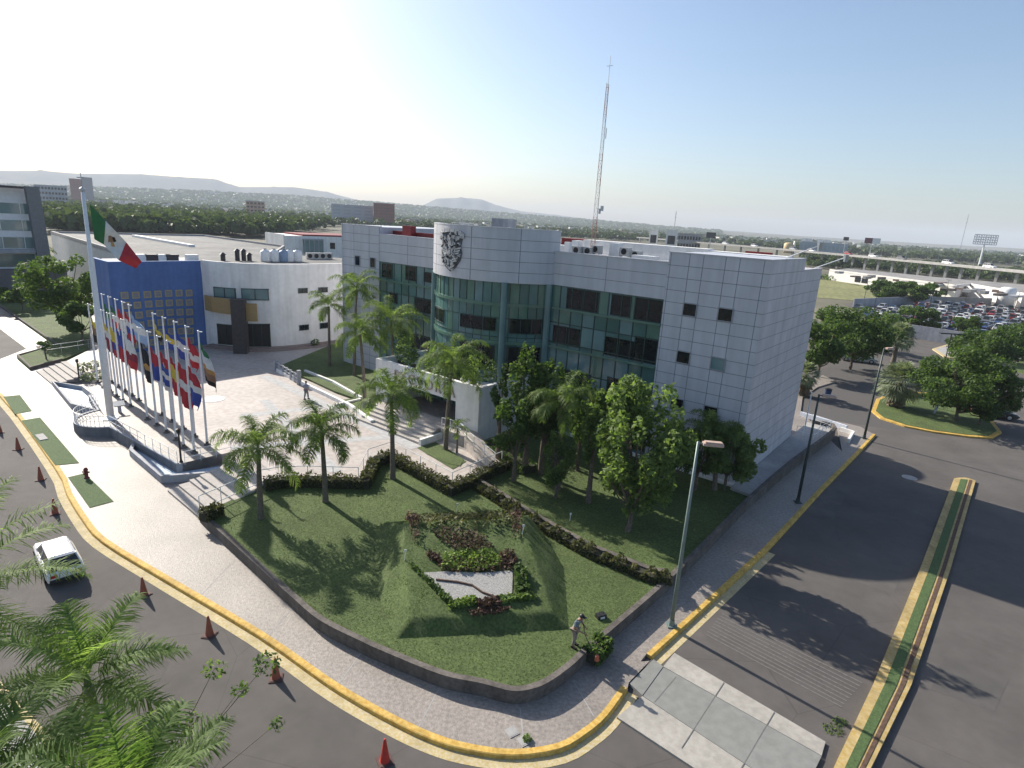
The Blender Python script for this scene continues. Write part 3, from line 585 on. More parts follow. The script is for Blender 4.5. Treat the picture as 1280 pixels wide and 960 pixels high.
for i,s in enumerate((18.2,17.2,16.6,13.9,13.0)): ac(s,-5.2-.3*i,15.0+(.55 if i in (2,3) else .35),'grey air conditioner among the plinths behind the right wing parapet')
# ================================================================ BUILDINGS ON THE LEFT
def meet(px,py,P,Q):
    w=ray(px,py); P=np.array(P);Q=np.array(Q); d=Q-P
    t,s=np.linalg.solve(np.array([[w[0],-d[0]],[w[1],-d[1]]]),P); return float(s),float(CAMH+w[2]*t)
CW0=[(-38.4,73.2),(-36.6,72.4),(-34.4,72.0),(-32.4,72.1),(-30.6,72.7),(-28.8,73.9),(-27.0,75.6),(-25.2,77.7),(-23.5,80.0),(-21.8,82.6),(-20.4,85.4)]
CW=smooth(CW0)
BL,BR=(-44.6,65.6),(-38.4,73.2)
t=thing('theatre_building','white curved hall with a blue front wall dotted with small yellow framed windows','building',(-34,76,0))
m=MB(); m.prism(offs(CW,.25)[::-1]+[(-38.9,74.2),(-46,84),(-40,98),(-22,98)],.4,10.6,0,1); m.build('hall_core',[white,roofm],t,world=True)
m=MB(); m.sweep(CW,[(0,.5),(0,11.25),(.35,11.25),(.35,.5)]); m.build('curved_wall',white,t,world=True)
m=MB(); bd=np.array(BR)-np.array(BL); bl=np.linalg.norm(bd); bd/=bl; bn=np.array([bd[1],-bd[0]])
back=np.array(BL)+np.array([-4.2,3.6])
m.prism([BL,tuple(np.array(BR)+bd*-.02),tuple(np.array(BR)-bn*.4-bd*.02),tuple(np.array(BL)-bn*.4+bd*.3),tuple(back+bd*.4),tuple(back)],.5,11.15); m.build('blue_wall',bluew,t,world=True)
m=MB(); m.prism([tuple(np.array(BL)-bn*.39+bd*.2),tuple(np.array(BR)-bn*.4),(-46,84),tuple(back+np.array([-3,6])),tuple(back+bd*.38)],.5,10.5); m.build('blue_block_core',greyw,t,world=True)
for r_ in range(6):
    for c_ in range(7):
        px=(375,470,567,657,745,833,918)[c_]; py=(62,60,55,50,45,43,42)[c_]+80*r_+ (4 if c_<2 else 0)*r_
        px=px+ (7-c_)*2.2*r_
        s,z=meet(100+px/6.737,360+py/6.737,BL,BR); a=s*bl
        if not(.3<a<bl-.3): continue
        f=MB(); 
        def P3(q,zz,o): p=np.array(BL)+bd*q+bn*o; return (p[0],p[1],zz)
        w_=.26
        for (x0,x1,z0,z1) in ((-w_-.133,w_+.13,-w_-.13,-w_),(-w_-.133,w_+.13,w_,w_+.13),(-w_-.133,-w_,-w_,w_),(w_,w_+.13,-w_,w_)):
            vs=[P3(a+x,z+zz,o) for o in (-.01,.05) for x,zz in ((x0,z0),(x1,z0),(x1,z1),(x0,z1))]; f.add(vs,[(4,5,6,7),(3,2,1,0),(0,1,5,4),(1,2,6,5),(2,3,7,6),(3,0,4,7)])
        fo=f.build('small_window',mat('window_gilt',(.33,.29,.16),.6,.1,5),t,world=True)
        f=MB(); vs=[P3(a+x,z+zz,o) for o in (-.01,.015) for x,zz in ((-w_,-w_),(w_,-w_),(w_,w_),(-w_,w_))]; f.add(vs,[(4,5,6,7),(3,2,1,0),(0,1,5,4),(1,2,6,5),(2,3,7,6),(3,0,4,7)])
        p=f.build('pane',mat('window_mauve',(.20,.20,.24),.3,.1,5),fo)
def oncurve(px,py):
    for i in range(len(CW)-1):
        s,z=meet(px,py,CW[i],CW[i+1])
        if 0<=s<=1: p=np.array(CW[i])*(1-s)+np.array(CW[i+1])*s; return p,z
    return None
def cwin(x0,y0,x1,y1,name,gl,n=1):
    a,za=oncurve(x0,(y0)); b,zb=oncurve(x1,y1); a2,zl=oncurve(x0,y1)
    d=b-a; L=np.linalg.norm(d); d/=L; nr=np.array([d[1],-d[0]]); z0,z1=zb,za
    bul=max([0]+[float((np.array(c)-a)@nr) for c in CW if 0<(np.array(c)-a)@d<L])+.03
    def P3(q,zz,o): p=a+d*q+nr*o; return (p[0],p[1],zz)
    def slab(m,x0,x1,z0,z1,o0,o1):
        vs=[P3(x,zz,o) for o in (o0,o1) for x,zz in ((x0,z0),(x1,z0),(x1,z1),(x0,z1))]; m.add(vs,[(4,5,6,7),(3,2,1,0),(0,1,5,4),(1,2,6,5),(2,3,7,6),(3,0,4,7)])
    f=MB(); w=.07
    slab(f,-w,L+w,z0-w,z0,-.2,bul+.06); slab(f,-w,L+w,z1,z1+w,-.2,bul+.06)
    for k in range(n+1): slab(f,L*k/n-w/2,L*k/n+w/2,z0,z1,-.2,bul+.06)
    fo=f.build(name,mullion,t,world=True); p=MB(); slab(p,0,L,z0,z1,-.2,bul); po=p.build('pane',gl,fo)
cwin(268,359,295,372.5,'window',T[2],2); cwin(302,361,336,374.5,'window',T[2],2)
for q in ((373,361,384,365.5),(398,360,409,364.5),(374.5,407,385.5,411.5),(400,404.5,411,409)): cwin(*q,'vent_window',paneg,2)
cwin(272.5,405,305,431.5,'entrance_door',dark,3); cwin(305,405,338.5,432,'entrance_door',dark,3)
m=MB(); P=[(-38.0,72.6),(-36.6,71.5),(-34.8,70.7),(-33.0,70.2)]; m.sweep(P,[(0,5.3),(0,7.1),(.25,7.1),(.25,5.3)]); P=[(-31.9,70.0),(-30.6,70.1)]; m.sweep(P,[(0,4.7),(0,6.8),(.25,6.8),(.25,4.7)]); m.build('ochre_canopy',ochre,t,world=True)
m=MB(); m.obox((-32.55,69.8,.5),(1.5,1.2,6.7),.15); m.obox((-32.55,69.8,7.2),(1.6,1.3,.12),.15)
for k in range(1,6): m.obox((-32.55,69.8,.5+1.1*k),(1.52,1.22,.05),.15)
m.build('entrance_pylon',totemm,t,world=True)
m=MB(); 
for i in range(2): P=offs(CW[3:45],-(.8+.9*(1-i))); m.sweep(P,[(0,.5),(0,PZ+.14*(i+1)),(2.2,PZ+.14*(i+1)),(2.2,.5)])
m.build('curved_step',mat('step_brown',(.24,.19,.175),.9,.1,4),t,world=True)
def roofpos(px,py,z): return (*g(px,py,z),z)
for i,px in enumerate((330,340,371)):
    pass
TG='tanks and machines on the white curved hall roof'
for i,(px,py,kind) in enumerate(((332,327,'w'),(343,327,'w'),(355,327,'b'),(362,327,'w'),(372,327,'w'))):
    P=roofpos(px,py,10.6); lab={'b':'blue grey water tank between white ones on the curved hall roof'}.get(kind,'white rounded water tank on the curved hall roof')
    q=thing('water_tank',lab,'water tank',P,0,TG); m=MB(); m.lathe([(.62,0),(.66,.15),(.66,1.25),(.5,1.5),(.18,1.6),(.18,1.7),(0,1.7)],n=16); m.build('tank_body',whitep if kind=='w' else mat('tank_blue',(.25,.33,.45),.5,.08,4),q,smooth=True)
    m=MB(); m.lathe([(.2,1.7),(.2,1.76),(.0,1.76)],n=10); m.build('lid',blackm,q)
for i,px in enumerate((387,395,403,411)):
    P=roofpos(px,324,10.6); q=thing('air_conditioner','boxy grey air conditioner in the row at the right end of the curved hall roof','air conditioner',P,.6,TG)
    m=MB(); m.box(-.5,.5,-.3,.3,0,.95); m.build('casing',mat('machine_casing',(.42,.42,.41),.6,.1,4),q); m=MB(); m.lathe([(.33,0),(.33,.03),(.05,.035)],n=14); o=m.build('fan_grille',dark,q); o.rotation_euler=(math.pi/2,0,0); o.location=(0,-.3,.5)
for i,px in enumerate((279,297,305,312)):
    P=roofpos(px,326,10.6); q=thing('roof_vent','dark ventilation pipe on the curved hall roof','roof vent',P,0,TG); m=MB(); m.lathe([(.3,0),(.3,.8+.5*(i in (1,2)))],n=10); m.build('duct',totemm,q); m=MB(); m.lathe([(.45,0),(.1,.3),(0,.32)],(0,0,.8+.5*(i in (1,2))),10); m.build('cowl',totemm,q)
for i,px in enumerate((160,175,190,205,215,240)):
    P=roofpos(px,326.5,10.5); q=thing('roof_cover','low '+('white' if i%2 else 'dark')+' ventilation box peeping over the blue wall','ventilation box',P,.8,TG); m=MB(); m.box(-.7,.7,-.4,.4,0,.75 if i%2 else .6); m.box(-.75,.75,-.45,.45,.75 if i%2 else .6,.85); m.build('casing',whitep if i%2 else totemm,q)
# large white hall with a flat roof behind
hq=[g(63,289.5,9),g(256,294,9),g(356,307.5,9),g(330,326,9),g(190,327,9)]
t=thing('flat_roofed_hall','large white hall with a wide flat roof behind the blue wall','building',(*np.mean(np.array(hq),0),0))
m=MB(); m.prism(hq,0,8.6); m.build('walls',mat('hall_render',(.55,.55,.54),.85,.05,1),t,world=True)
m=MB(); m.sweep(hq+[hq[0]],[(0,8.4),(0,9.15),(-.5,9.15),(-.5,8.4)]); m.build('parapet',mat('hall_parapet',(.36,.35,.34),.9,.1,1),t,world=True)
c_=np.mean(np.array(hq),0); m=MB(); m.prism([tuple(c_+(np.array(p)-c_)*.97) for p in hq],8.5,8.7); m.build('roof',roofm,t,world=True)
m=MB(); a,b=np.array(g(168,294.5,9)),np.array(g(240,307,9)); d=(b-a)/np.linalg.norm(b-a); n_=np.array([-d[1],d[0]])*.6; m.prism([a-n_,b-n_,b+n_,a+n_],8.7,9.2); m.build('roof_beam',whitep,t,world=True)
# small white block with a glazed bay
Q0,Q1=np.array(g(356,294,9.5)),np.array(g(428,296,9.5)); d=(Q1-Q0)/np.linalg.norm(Q1-Q0); n_=np.array([-d[1],d[0]]); L=np.linalg.norm(Q1-Q0)
t=thing('white_block','white block with glazed bay and red roof edge left of the grey building','building',(*Q0,0),math.atan2(d[1],d[0]))
m=MB(); m.box(0,L,0,16,0,9.4); m.box(-.3,0,.3,15,0,9.7); m.build('walls',white,t)
m=MB(); m.box(L*.3,L*.62,-1.2,-.01,4.0,8.2); m.build('glazed_bay',T[2],t); m=MB(); m.box(L*.29,L*.63,-1.3,-.01,8.21,8.6)
for k in range(5): s=L*(.3+.08*k); m.box(s-.1,s+.1,-1.28,-1.19,4.0,8.2)
m.build('bay_frame',greyw,t)
m=MB(); m.box(L*.3,L+6,.2,15,9.41,9.9); m.build('red_roof_edge',redm,t)
m=MB(); m.box(L*.77,L*.86,-.06,.02,5.5,7.5); m.build('window',paneg,t)
# four storey office at the far left
OR_,OL=np.array(g(66,362)),np.array(g(66,362))+np.array((-25.,-29.)); d=(OR_-OL); L=np.linalg.norm(d); d/=L
t=thing('office_block','pale four storey office with green window bands and a slanted dark end fin','building',(*OL,0),math.atan2(d[1],d[0]))
zz=lambda y: hz(22,y,OR_)
m=MB(); m.box(0,L-1.6,0,18,1.5,zz(234)); m.build('walls',mat('pale_cladding',(.72,.73,.75),.7,.05,2),t)
bands=((254,267),(275,288),(296,310))
for a,b in bands:
    f=MB(); f.box(0,L-1.2,-.09,-.0,zz(b),zz(a)); fo=f.build('window_band',T[2],t); f=MB()
    for k in range(0,12): f.box(L*k/12-.05,L*k/12+.05,-.14,-.09,zz(b),zz(a))
    f.build('mullions',whitep,fo)
    r=random.Random(int(a)); f=MB()
    for k in range(5): s=r.uniform(0,L-4); f.box(s,s+2.2,-.1,-.001,zz(b)+.15,zz(a)-.15)
    f.build('dark_pane',T[0],fo)
m=MB(); m.box(-.5,L-.5,-1.5,-.0,zz(315),zz(311)); m.build('canopy_ledge',greyw,t)
m=MB(); m.box(0,L-2,-.06,-.0,zz(333),zz(317)); m.build('ground_floor_glass',T[0],t)
m=MB(); m.box(-5,L+2,-4.0,-.01,-.05,1.6); m.box(-5,L+2,-3.0,-.01,1.6,zz(335)); m.build('plinth',mat('plinth_brown',(.16,.145,.145),.9,.1,3),t)
m=MB(); zt=zz(232); vs=[]
for y in (-2.2,-.6):
    vs+=[(L-2.3,y,zt),(L-.3,y,zt),(L+.1,y,1),(L-1.9,y,1)]
m.add(vs,[(0,3,2,1),(4,5,6,7),(0,1,5,4),(1,2,6,5),(2,3,7,6),(3,0,4,7)]); m.build('end_fin',mat('fin_grey',(.17,.175,.185),.7,.08,3),t)
m=MB(); m.box(L-8,L-2.6,-2.4,-.5,zt-.5,zt-.1); m.build('roof_lip',totemm,t)
# ================================================================ FAR: lot, woods, city, hills, air
def az_pt(px,r):
    w=ray(px,300); k=r/math.hypot(w[0],w[1]); return (float(w[0]*k),float(w[1]*k))
# hills: ridges with depth
def ridge(name,prof,r,depth,mt,seed):
    rs=np.random.default_rng(seed); m=MB(); n=len(prof); px=np.interp(np.linspace(0,n-1,70),range(n),[p[0] for p in prof]); py=np.interp(np.linspace(0,n-1,70),range(n),[p[1] for p in prof])
    rows=[]; prs=[(-depth,0),(-depth*.6,.22),(-depth*.3,.6),(-depth*.1,.92),(0,1),(depth*.4,.75),(depth,0)]
    for k,(dr,h) in enumerate(prs):
        row=[]
        for x,y in zip(px,py):
            top=at_range(x,y,r)[2]; p=az_pt(x,r+dr); jit=1+(.07*math.sin(x*.11+k*2+seed)+.05*math.sin(x*.27-k) if 0<h<1 else 0); row.append((p[0],p[1],-1+max(0,top+1)*h*jit))
        rows.append(row)
    vs=[p for row in rows for p in row]; w=70
    m.add(vs,[(i*w+j,i*w+j+1,(i+1)*w+j+1,(i+1)*w+j) for i in range(len(prs)-1) for j in range(w-1)]); return struct(m.build(name,mt,smooth=True))
hm=mat('hill_scrub',(.075,.085,.045),.95,.25,.01,col2=(.12,.11,.07))
ridge('hills',[(-160,219),(-60,214),(0,215),(60,214),(110,218),(180,218),(235,222),(275,224),(300,234),(330,234),(370,234),(405,239),(432,246),(470,256),(520,262)],7000,1000,hm,1)
ridge('mesa_hill',[(500,264),(527,257),(545,248),(575,247),(600,249),(620,257),(650,264),(690,268),(730,273),(800,281)],7600,700,hm,2)
ridge('low_hills',[(-200,222),(0,228),(200,238),(400,252),(560,261),(700,271),(850,284),(1000,295),(1150,304),(1300,312),(1450,323)],5200,900,hm,3)
FH_=[(-200,231),(0,233),(120,236),(250,240),(380,247),(470,254),(560,262),(700,273),(850,286),(1000,296)]
ridge('foothills',FH_,4200,1500,hm,5)
def foot(px,f):
    # a point on the near slope of the foothills, f = 0 at its foot and 1 at its crest
    dr=-1500*(1-f); h=float(np.interp(dr,[-1500,-900,-450,-150,0],[0,.22,.6,.92,1])); top=at_range(px,float(np.interp(px,[p[0] for p in FH_],[p[1] for p in FH_])),4200)[2]; p=az_pt(px,4200+dr); return p[0],p[1],-1+max(0,top+1)*h
# woods that read as one mass: many lumpy crowns of leaf faces
def inpoly(x,y,P):
    n=len(P); c=False; j=n-1
    for i in range(n):
        if (P[i][1]>y)!=(P[j][1]>y) and x<(P[j][0]-P[i][0])*(y-P[i][1])/(P[j][1]-P[i][1])+P[i][0]: c=not c
        j=i
    return c
def quads_at(C,N,S,rs,asp=1.):
    """leaf-sized quads: centres C, normals N, half sizes S"""
    n=len(C); a=np.cross(N,rs.standard_normal((n,3))); a/=np.linalg.norm(a,axis=1)[:,None]+1e-9; b=np.cross(N,a)
    a=a*S[:,None]; b=b*S[:,None]*asp
    V=np.stack([C-a*.9-b*.15,C+b,C+a*1.1+b*.1,C-b],1).reshape(-1,3); return V
def woods(name,poly,count,seed,hr=(6,11),faces=90,mt=None):
    rs=np.random.default_rng(seed); r2=random.Random(seed); xs=[p[0] for p in poly]; ys=[p[1] for p in poly]; Vs=[]
    k=0
    while k<count:
        x,y=r2.uniform(min(xs),max(xs)),r2.uniform(min(ys),max(ys))
        if not inpoly(x,y,poly): continue
        k+=1; p=g(x,y,0); rng_=math.hypot(*p); h=r2.uniform(*hr); w=h*r2.uniform(.45,.7); f=faces if rng_<450 else int(faces*.6) if rng_<900 else int(faces*.4)
        d=rs.standard_normal((f,3)); d/=np.linalg.norm(d,axis=1)[:,None]; d[:,2]=np.abs(d[:,2])*1.0-.25
        lump=1+.25*np.sin(d[:,0]*5+k)*np.sin(d[:,1]*4+k*2); C=np.stack([p[0]+d[:,0]*w*lump,p[1]+d[:,1]*w*lump,h*.52+d[:,2]*h*.48*lump],1); C[:,2]=np.maximum(C[:,2],.2)
        N=d+.6*rs.standard_normal((f,3)); N/=np.linalg.norm(N,axis=1)[:,None]; S=np.full(f,w*.30*(90/f)**.5)*rs.uniform(.7,1.3,f); Vs.append(quads_at(C,N,S,rs))
    V=np.concatenate(Vs); return tag(arr(name,V,np.arange(len(V)),mt or L_far),kind='stuff')
woods('woodland',[(60,292),(60,262),(250,266),(440,272),(560,280),(560,292),(430,283),(345,298),(256,297)],1050,11)
woods('woodland',[(-40,262),(-40,246),(250,256),(700,288),(700,296),(400,275)],420,12,(6,10),60)
woods('woodland',[(690,298),(690,290),(1000,306),(1280,324),(1320,332),(1320,336),(1180,327),(1010,316),(880,305)],1100,13,(5,10),70)
woods('woodland',[(1000,322),(1060,325),(1280,341),(1330,346),(1330,360),(1240,353),(1120,341),(1010,335)],560,14,(3.5,6),110)
woods('distant_trees',[(-60,243),(-60,238),(600,276),(1330,319),(1330,328),(600,283)],2600,15,(6,11),26)
# far city: pale blocks; the ones that show largest are things, the rest one mass
hc=[mat('house_'+n,c,.85,.1,.3) for n,c in (('white',(.55,.54,.52)),('cream',(.42,.38,.32)),('grey',(.30,.30,.31)),('clay',(.30,.17,.12)))]
def house_mesh(w,d,h,k):
    m=MB(); m.box(-w/2,w/2,-d/2,d/2,0,h,0); m.box(-w/2-.1,w/2+.1,-d/2-.1,-d/2+.2,h,h+.5,0); m.box(-w/2-.1,w/2+.1,d/2-.2,d/2+.1,h,h+.5,0); m.box(-w/2-.1,-w/2+.2,-d/2+.2,d/2-.2,h,h+.5,0); m.box(w/2-.2,w/2+.1,-d/2+.2,d/2-.2,h,h+.5,0)
    n=max(2,int(w/3.5)); 
    for f in range(max(1,int(h/3.2))):
        for i in range(n):
            x=-w/2+w*(i+.5)/n; m.box(x-.6,x+.6,-d/2-.06,-d/2,f*3.2+1,f*3.2+2.4,1)
    return m
hp=[]
for k in range(6):
    r=random.Random(k); o=house_mesh(r.uniform(8,18),r.uniform(8,14),r.choice((3.4,3.4,6.6,6.8)),k).build('far_house',[hc[(0,1,0,2,0,3)[k]],dark]); hp.append(o)
labs=['white flat roofed house among many in the far city','cream flat roofed house among many in the far city','white flat roofed house among many in the far city','grey flat roofed house among many in the far city','white flat roofed house among many in the far city','clay coloured flat roofed house among many in the far city']
r=random.Random(21); cnt=0; used=set(); box=[(80,266),(250,262),(450,270),(560,276),(700,286),(860,299),(1000,306),(1000,300),(700,277),(560,268),(250,250),(60,244)]
while cnt<150:
    x,y=r.uniform(60,1000),r.uniform(244,306)
    if not inpoly(x,y,box): continue
    p=g(x,y); k=r.randrange(6)
    if k in used: o=hp[k].copy(); COL.objects.link(o)
    else: o=hp[k]; used.add(k)
    o.location=(*p,0); o.rotation_euler=(0,0,r.uniform(-.5,.9)); o.scale=(1,1,r.uniform(1,1.5)); tag(o,labs[k],'house','pale houses of the far city'); cnt+=1
for k in range(6):
    if k not in used: bpy.data.objects.remove(hp[k])
m=MB(); r=random.Random(31)
for k in range(4200):
    x=r.uniform(-80,1000) if r.random()<.85 else r.uniform(900,1300); yh=270+(x-640)*.06; y=yh+r.choice((r.uniform(3.0,8),r.uniform(5,17)))-.0
    p=g(x,y); s=r.uniform(7,16); 
    if math.hypot(*p)>5000: continue
    m.obox((*p,0),(s*r.uniform(.7,1.6),s,r.choice((3.5,4,6.5,7,10))),r.uniform(0,1.5),r.choice((0,0,0,1,2,3)))
for k in range(1700):
    x=r.uniform(-80,760); p=foot(x,r.random()**.8); s=r.uniform(10,24); m.obox((p[0],p[1],p[2]-6),(s*r.uniform(.7,1.6),s,r.choice((10,10,13,16))),r.uniform(0,1.5),r.choice((0,0,0,1,2,3)))
tag(m.build('distant_city',hc),kind='stuff')
rs=np.random.default_rng(6); Vs=[]
for k in range(5200):
    p=foot(rs.uniform(-80,900),rs.random()**.9); f=9; d=rs.standard_normal((f,3)); d/=np.linalg.norm(d,axis=1)[:,None]; w=rs.uniform(8,20); C=np.array(p)+d*np.array([w,w*.8,6])+np.array([0,0,5]); Vs.append(quads_at(C,d,np.full(f,w*.55),rs))
V=np.concatenate(Vs); tag(arr('distant_trees',V,np.arange(len(V)),L_far),kind='stuff')
def block(name,lab,px0,px1,yb,yt,r_,dep,mats,feat=0,cat='building',nw=8,nf=6):
    a=np.array(az_pt(px0,r_)); b=np.array(az_pt(px1,r_)); h=at_range((px0+px1)/2,yt,r_)[2]; d=(b-a); L=np.linalg.norm(d); d/=L
    t=thing(name,lab,cat,(*a,0),math.atan2(d[1],d[0])); m=MB(); m.box(0,L,0,dep,0,h); m.build('walls',mats[0],t)
    m=MB(); m.box(-.3,L+.3,-.3,dep+.3,h,h+.8); m.build('roof',mats[1],t)
    m=MB(); zb=max(.5,h*.15)
    for f in range(nf):
        for i in range(nw):
            x=L*(i+.5)/nw; z=zb+(h-zb)*(f+.3)/nf; m.box(x-L/nw*.33,x+L/nw*.33,-.15,0,z,z+(h-zb)/nf*.45)
    m.build('windows',mats[2],t); return t,L,h
brick=mat('brick_tower',(.27,.10,.07),.85,.1,.2); pale=mat('pale_block',(.42,.43,.46),.8,.05,.1)
t,L,h=block('tower_block','tall brick red tower with a grey end slab beyond the woods',96,122,249,225,1500,20,[brick,brick,mat('tower_windows',(.16,.08,.07),.5,.1,.2)],nw=7,nf=9); m=MB(); m.box(L*.6,L+3,-1,21,0,h+5); m.build('grey_slab',mat('tower_grey',(.24,.25,.27),.8,.05,.1),t)
block('apartment_building','wide grey block behind the far left office',52,92,250,233,900,20,[pale,pale,paneg],nw=10,nf=4)
block('brick_building','dark red brick building standing over the far trees',467,493,276,255,800,18,[brick,brick,mat('tower_windows',(.16,.08,.07),.5,.1,.2)],nw=9,nf=7)
block('pale_building','long pale blue building left of the dark brick one',415,466.5,274,257,820,16,[pale,pale,mat('pale_band',(.34,.36,.40),.6,.05,.3)],nw=4,nf=5)
block('peach_building','peach coloured low building among the far left trees',310,333,264,252,900,14,[mat('peach_render',(.45,.28,.19),.85,.05,.2),pale,paneg],nw=5,nf=4)
block('white_building','small white cube building left of its taller neighbour on the skyline',811,822,298,288,520,8,[white,white,paneg],nw=1,nf=1)
block('white_building','white building with a dark opening right of the smaller white cube',832,846,300,288.5,500,9,[white,white,paneg],nw=1,nf=1)
block('grey_building','low grey building right of the white cubes',847,876,301,293,560,12,[hc[2],hc[2],paneg],nw=8,nf=2)
t,L,h=block('factory_building','long blue grey factory with white roof boxes beyond the overpass',1001,1062,316,304,780,20,[mat('factory_blue',(.27,.34,.40),.7,.05,.1),pale,mat('factory_band',(.22,.28,.33),.6,.05,.1)],nw=12,nf=1)
m=MB()
for x in (.02,.12,.35,.5): m.box(L*x,L*x+6,2,8,h+.8,h+4)
m.build('roof_boxes',white,t)
p=az_pt(987,770); t=thing('storage_tank','rounded cream storage tank beside the blue grey factory','tank',(*p,0)); hh=at_range(987,303,770)[2]; m=MB(); m.lathe([(5,0),(5,hh-2),(3.5,hh-.5),(0,hh)],n=20); m.build('tank_shell',mat('tank_cream',(.5,.38,.2),.6,.05,.2),t,smooth=True); m=MB(); m.box(5.5,7.5,-1,1,0,hh+2); m.build('stair_tower',white,t)
def billboard(lab,px0,px1,y0,y1,r_,mts):
    a=np.array(az_pt(px0,r_)); b=np.array(az_pt(px1,r_)); d=b-a; L=np.linalg.norm(d); d/=L; z0=at_range(px0,y1,r_)[2]; z1=at_range(px0,y0,r_)[2]
    t=thing('billboard',lab,'billboard',(*a,0),math.atan2(d[1],d[0])); m=MB(); n=len(mts)
    for i in range(n): m.box(L*i/n,L*(i+1)/n-.05,-.2,.2,z0,z1,i)
    m.build('sign_panel',mts,t); m=MB(); m.tube([(L/2,.6,0),(L/2,.6,z1-.5)],.35,8); m.box(0,L,.25,.6,z0+1,z0+1.3); m.build('post',steel,t)
billboard('black billboard on the skyline right of the white cubes',882,894,290,297,520,[totemm])
billboard('small black billboard over the overpass trees',1054,1061,296,300.5,600,[totemm])
billboard('billboard with a maroon half and a white half over the overpass trees',1081,1101,297,304,560,[mat('maroon_print',(.16,.05,.06),.6,.1,.3),whitep])
# overpass
op=[g(*p,9.2) for p in ((800,296.5),(891,304),(980,311.5),(1060,318.5),(1130,325),(1200,331.5),(1300,341))]
t=thing('overpass','long concrete road overpass on piers among the trees','overpass',(*op[3],0)); m=MB(); m.sweep(op,[(-4,8.4),(-4,9.5),(-3.7,9.5),(-3.7,9.0),(3.7,9.0),(3.7,9.5),(4,9.5),(4,8.4)]); m.build('deck',conc,t,world=True)
m=MB(); P=np.array(op)
for k in range(26):
    f=k/25*(len(P)-1); i=min(int(f),len(P)-2); q=P[i]+(P[i+1]-P[i])*(f-i); m=MB(); m.obox((*q,0),(.9,1.2,8.3),.6); m.build('pier',conc,t,world=True)
def pole(name,lab,cat,base,h,grp=None,heads='T',mt=blackm,rz=0.,w=.8):
    t=thing(name,lab,cat,(*base,0),rz,grp); m=MB(); m.tube([(0,0,0),(0,0,.25),(0,0,h)],[.14,.08,.05],8); m.build('post',mt,t); m=MB()
    if heads=='T': m.box(-w,-.1,-.16,.16,h,h+.12); m.box(.1,w,-.16,.16,h,h+.12); m.box(-.1,.1,-.05,.05,h,h+.08)
    elif heads=='X': m.box(-1.1,1.1,-.06,.06,h-.6,h-.45); m.box(-.9,.9,-.06,.06,h-1.3,h-1.18)
    m.build('lamp_head' if heads=='T' else 'crossarm',mt,t); return t
PG='double headed lamps round the car park'
for i,(x0,y0,x1,y1) in enumerate(((1166,511,1190,418),(1091,392,1092,366),(1161,386,1162,363),(1205,384,1207,366),(1244,382,1246,364),(1268,390,1271,365),(1079,380,1080,352),(1181,372,1184,350))):
    b=g(x0,y0); h=hz(x1,y1,b); pole('car_park_lamp',('dark double headed lamp post rising through the tree on the near traffic island' if i==0 else ('dark double headed lamp post '+('beside the dry field wall','at the back wall of the car park','among the middle rows of the car park','near the upright white tank','by the small white gatehouse','left of the two field trees','against the long white building')[i-1])),'lamp post',b,h,PG,'T',w=1.3 if i==0 else 1.0)
for i,(x,yb,yt) in enumerate(((1128,340,309),(1168,344,312),(1214,342,316),(1181,350,332),(1264,352,318),(1058,336,309),(1098,335,306))):
    b=g(x,yb); pole('utility_pole',('thin grey pole rising from the trees '+('right of the factory','just right of the maroon and white billboard','left of the floodlight tower','in front of the long white building','right of the floodlight tower','below the small black billboard','below the maroon and white billboard')[i]),'utility pole',b,max(8,hz(x,yt,b)),'poles in the tree belt','X',steel,.5)
b=az_pt(1232,620); t=thing('stadium_floodlight','tall floodlight tower with a square rack of lamps on the right skyline','floodlight tower',(*b,0),-.6); zt=at_range(1240,294,620)[2]; z0=at_range(1238,306,620)[2]
m=MB(); m.tube([(0,0,0),(0,0,z0)],[.9,.5],8); m.build('mast_pole',whitemetal,t); m=MB(); wd_=7.5
for k in range(5): z=z0+(zt-z0)*k/4; m.box(-wd_,wd_,-.2,.2,z-.25,z+.25)
for k in range(6): x=-wd_+2*wd_*k/5; m.box(x-.2,x+.2,-.25,.25,z0,zt)
m.build('lamp_rack',steel,t)
m=MB()
for i in range(5):
    for j in range(4): m.obox((-wd_+2*wd_*(i+.5)/5,-.4,z0+(zt-z0)*(j+.3)/4),(1.1,.5,.9),0)
m.build('lamps',whitemetal,t)
def guyed(lab,px,yb,yt,r_):
    b=az_pt(px,r_); zt=at_range(px+(yb-yt)*.07,yt,r_)[2]; t=thing('antenna_mast',lab,'mast',(*b,0)); m=MB(); m.tube([(0,0,0),(0,0,zt)],.45,5); m.build('pole',steel,t); m=MB(); m.box(-1,1,-.2,.2,zt*.8,zt*.82); m.box(-.8,.8,-.2,.2,zt*.9,zt*.915); m.build('aerial',steel,t)
guyed('thin distant aerial mast above the white cubes',841,291,264,900); guyed('thin distant aerial mast left of the floodlight tower',1203,312,268,1500)
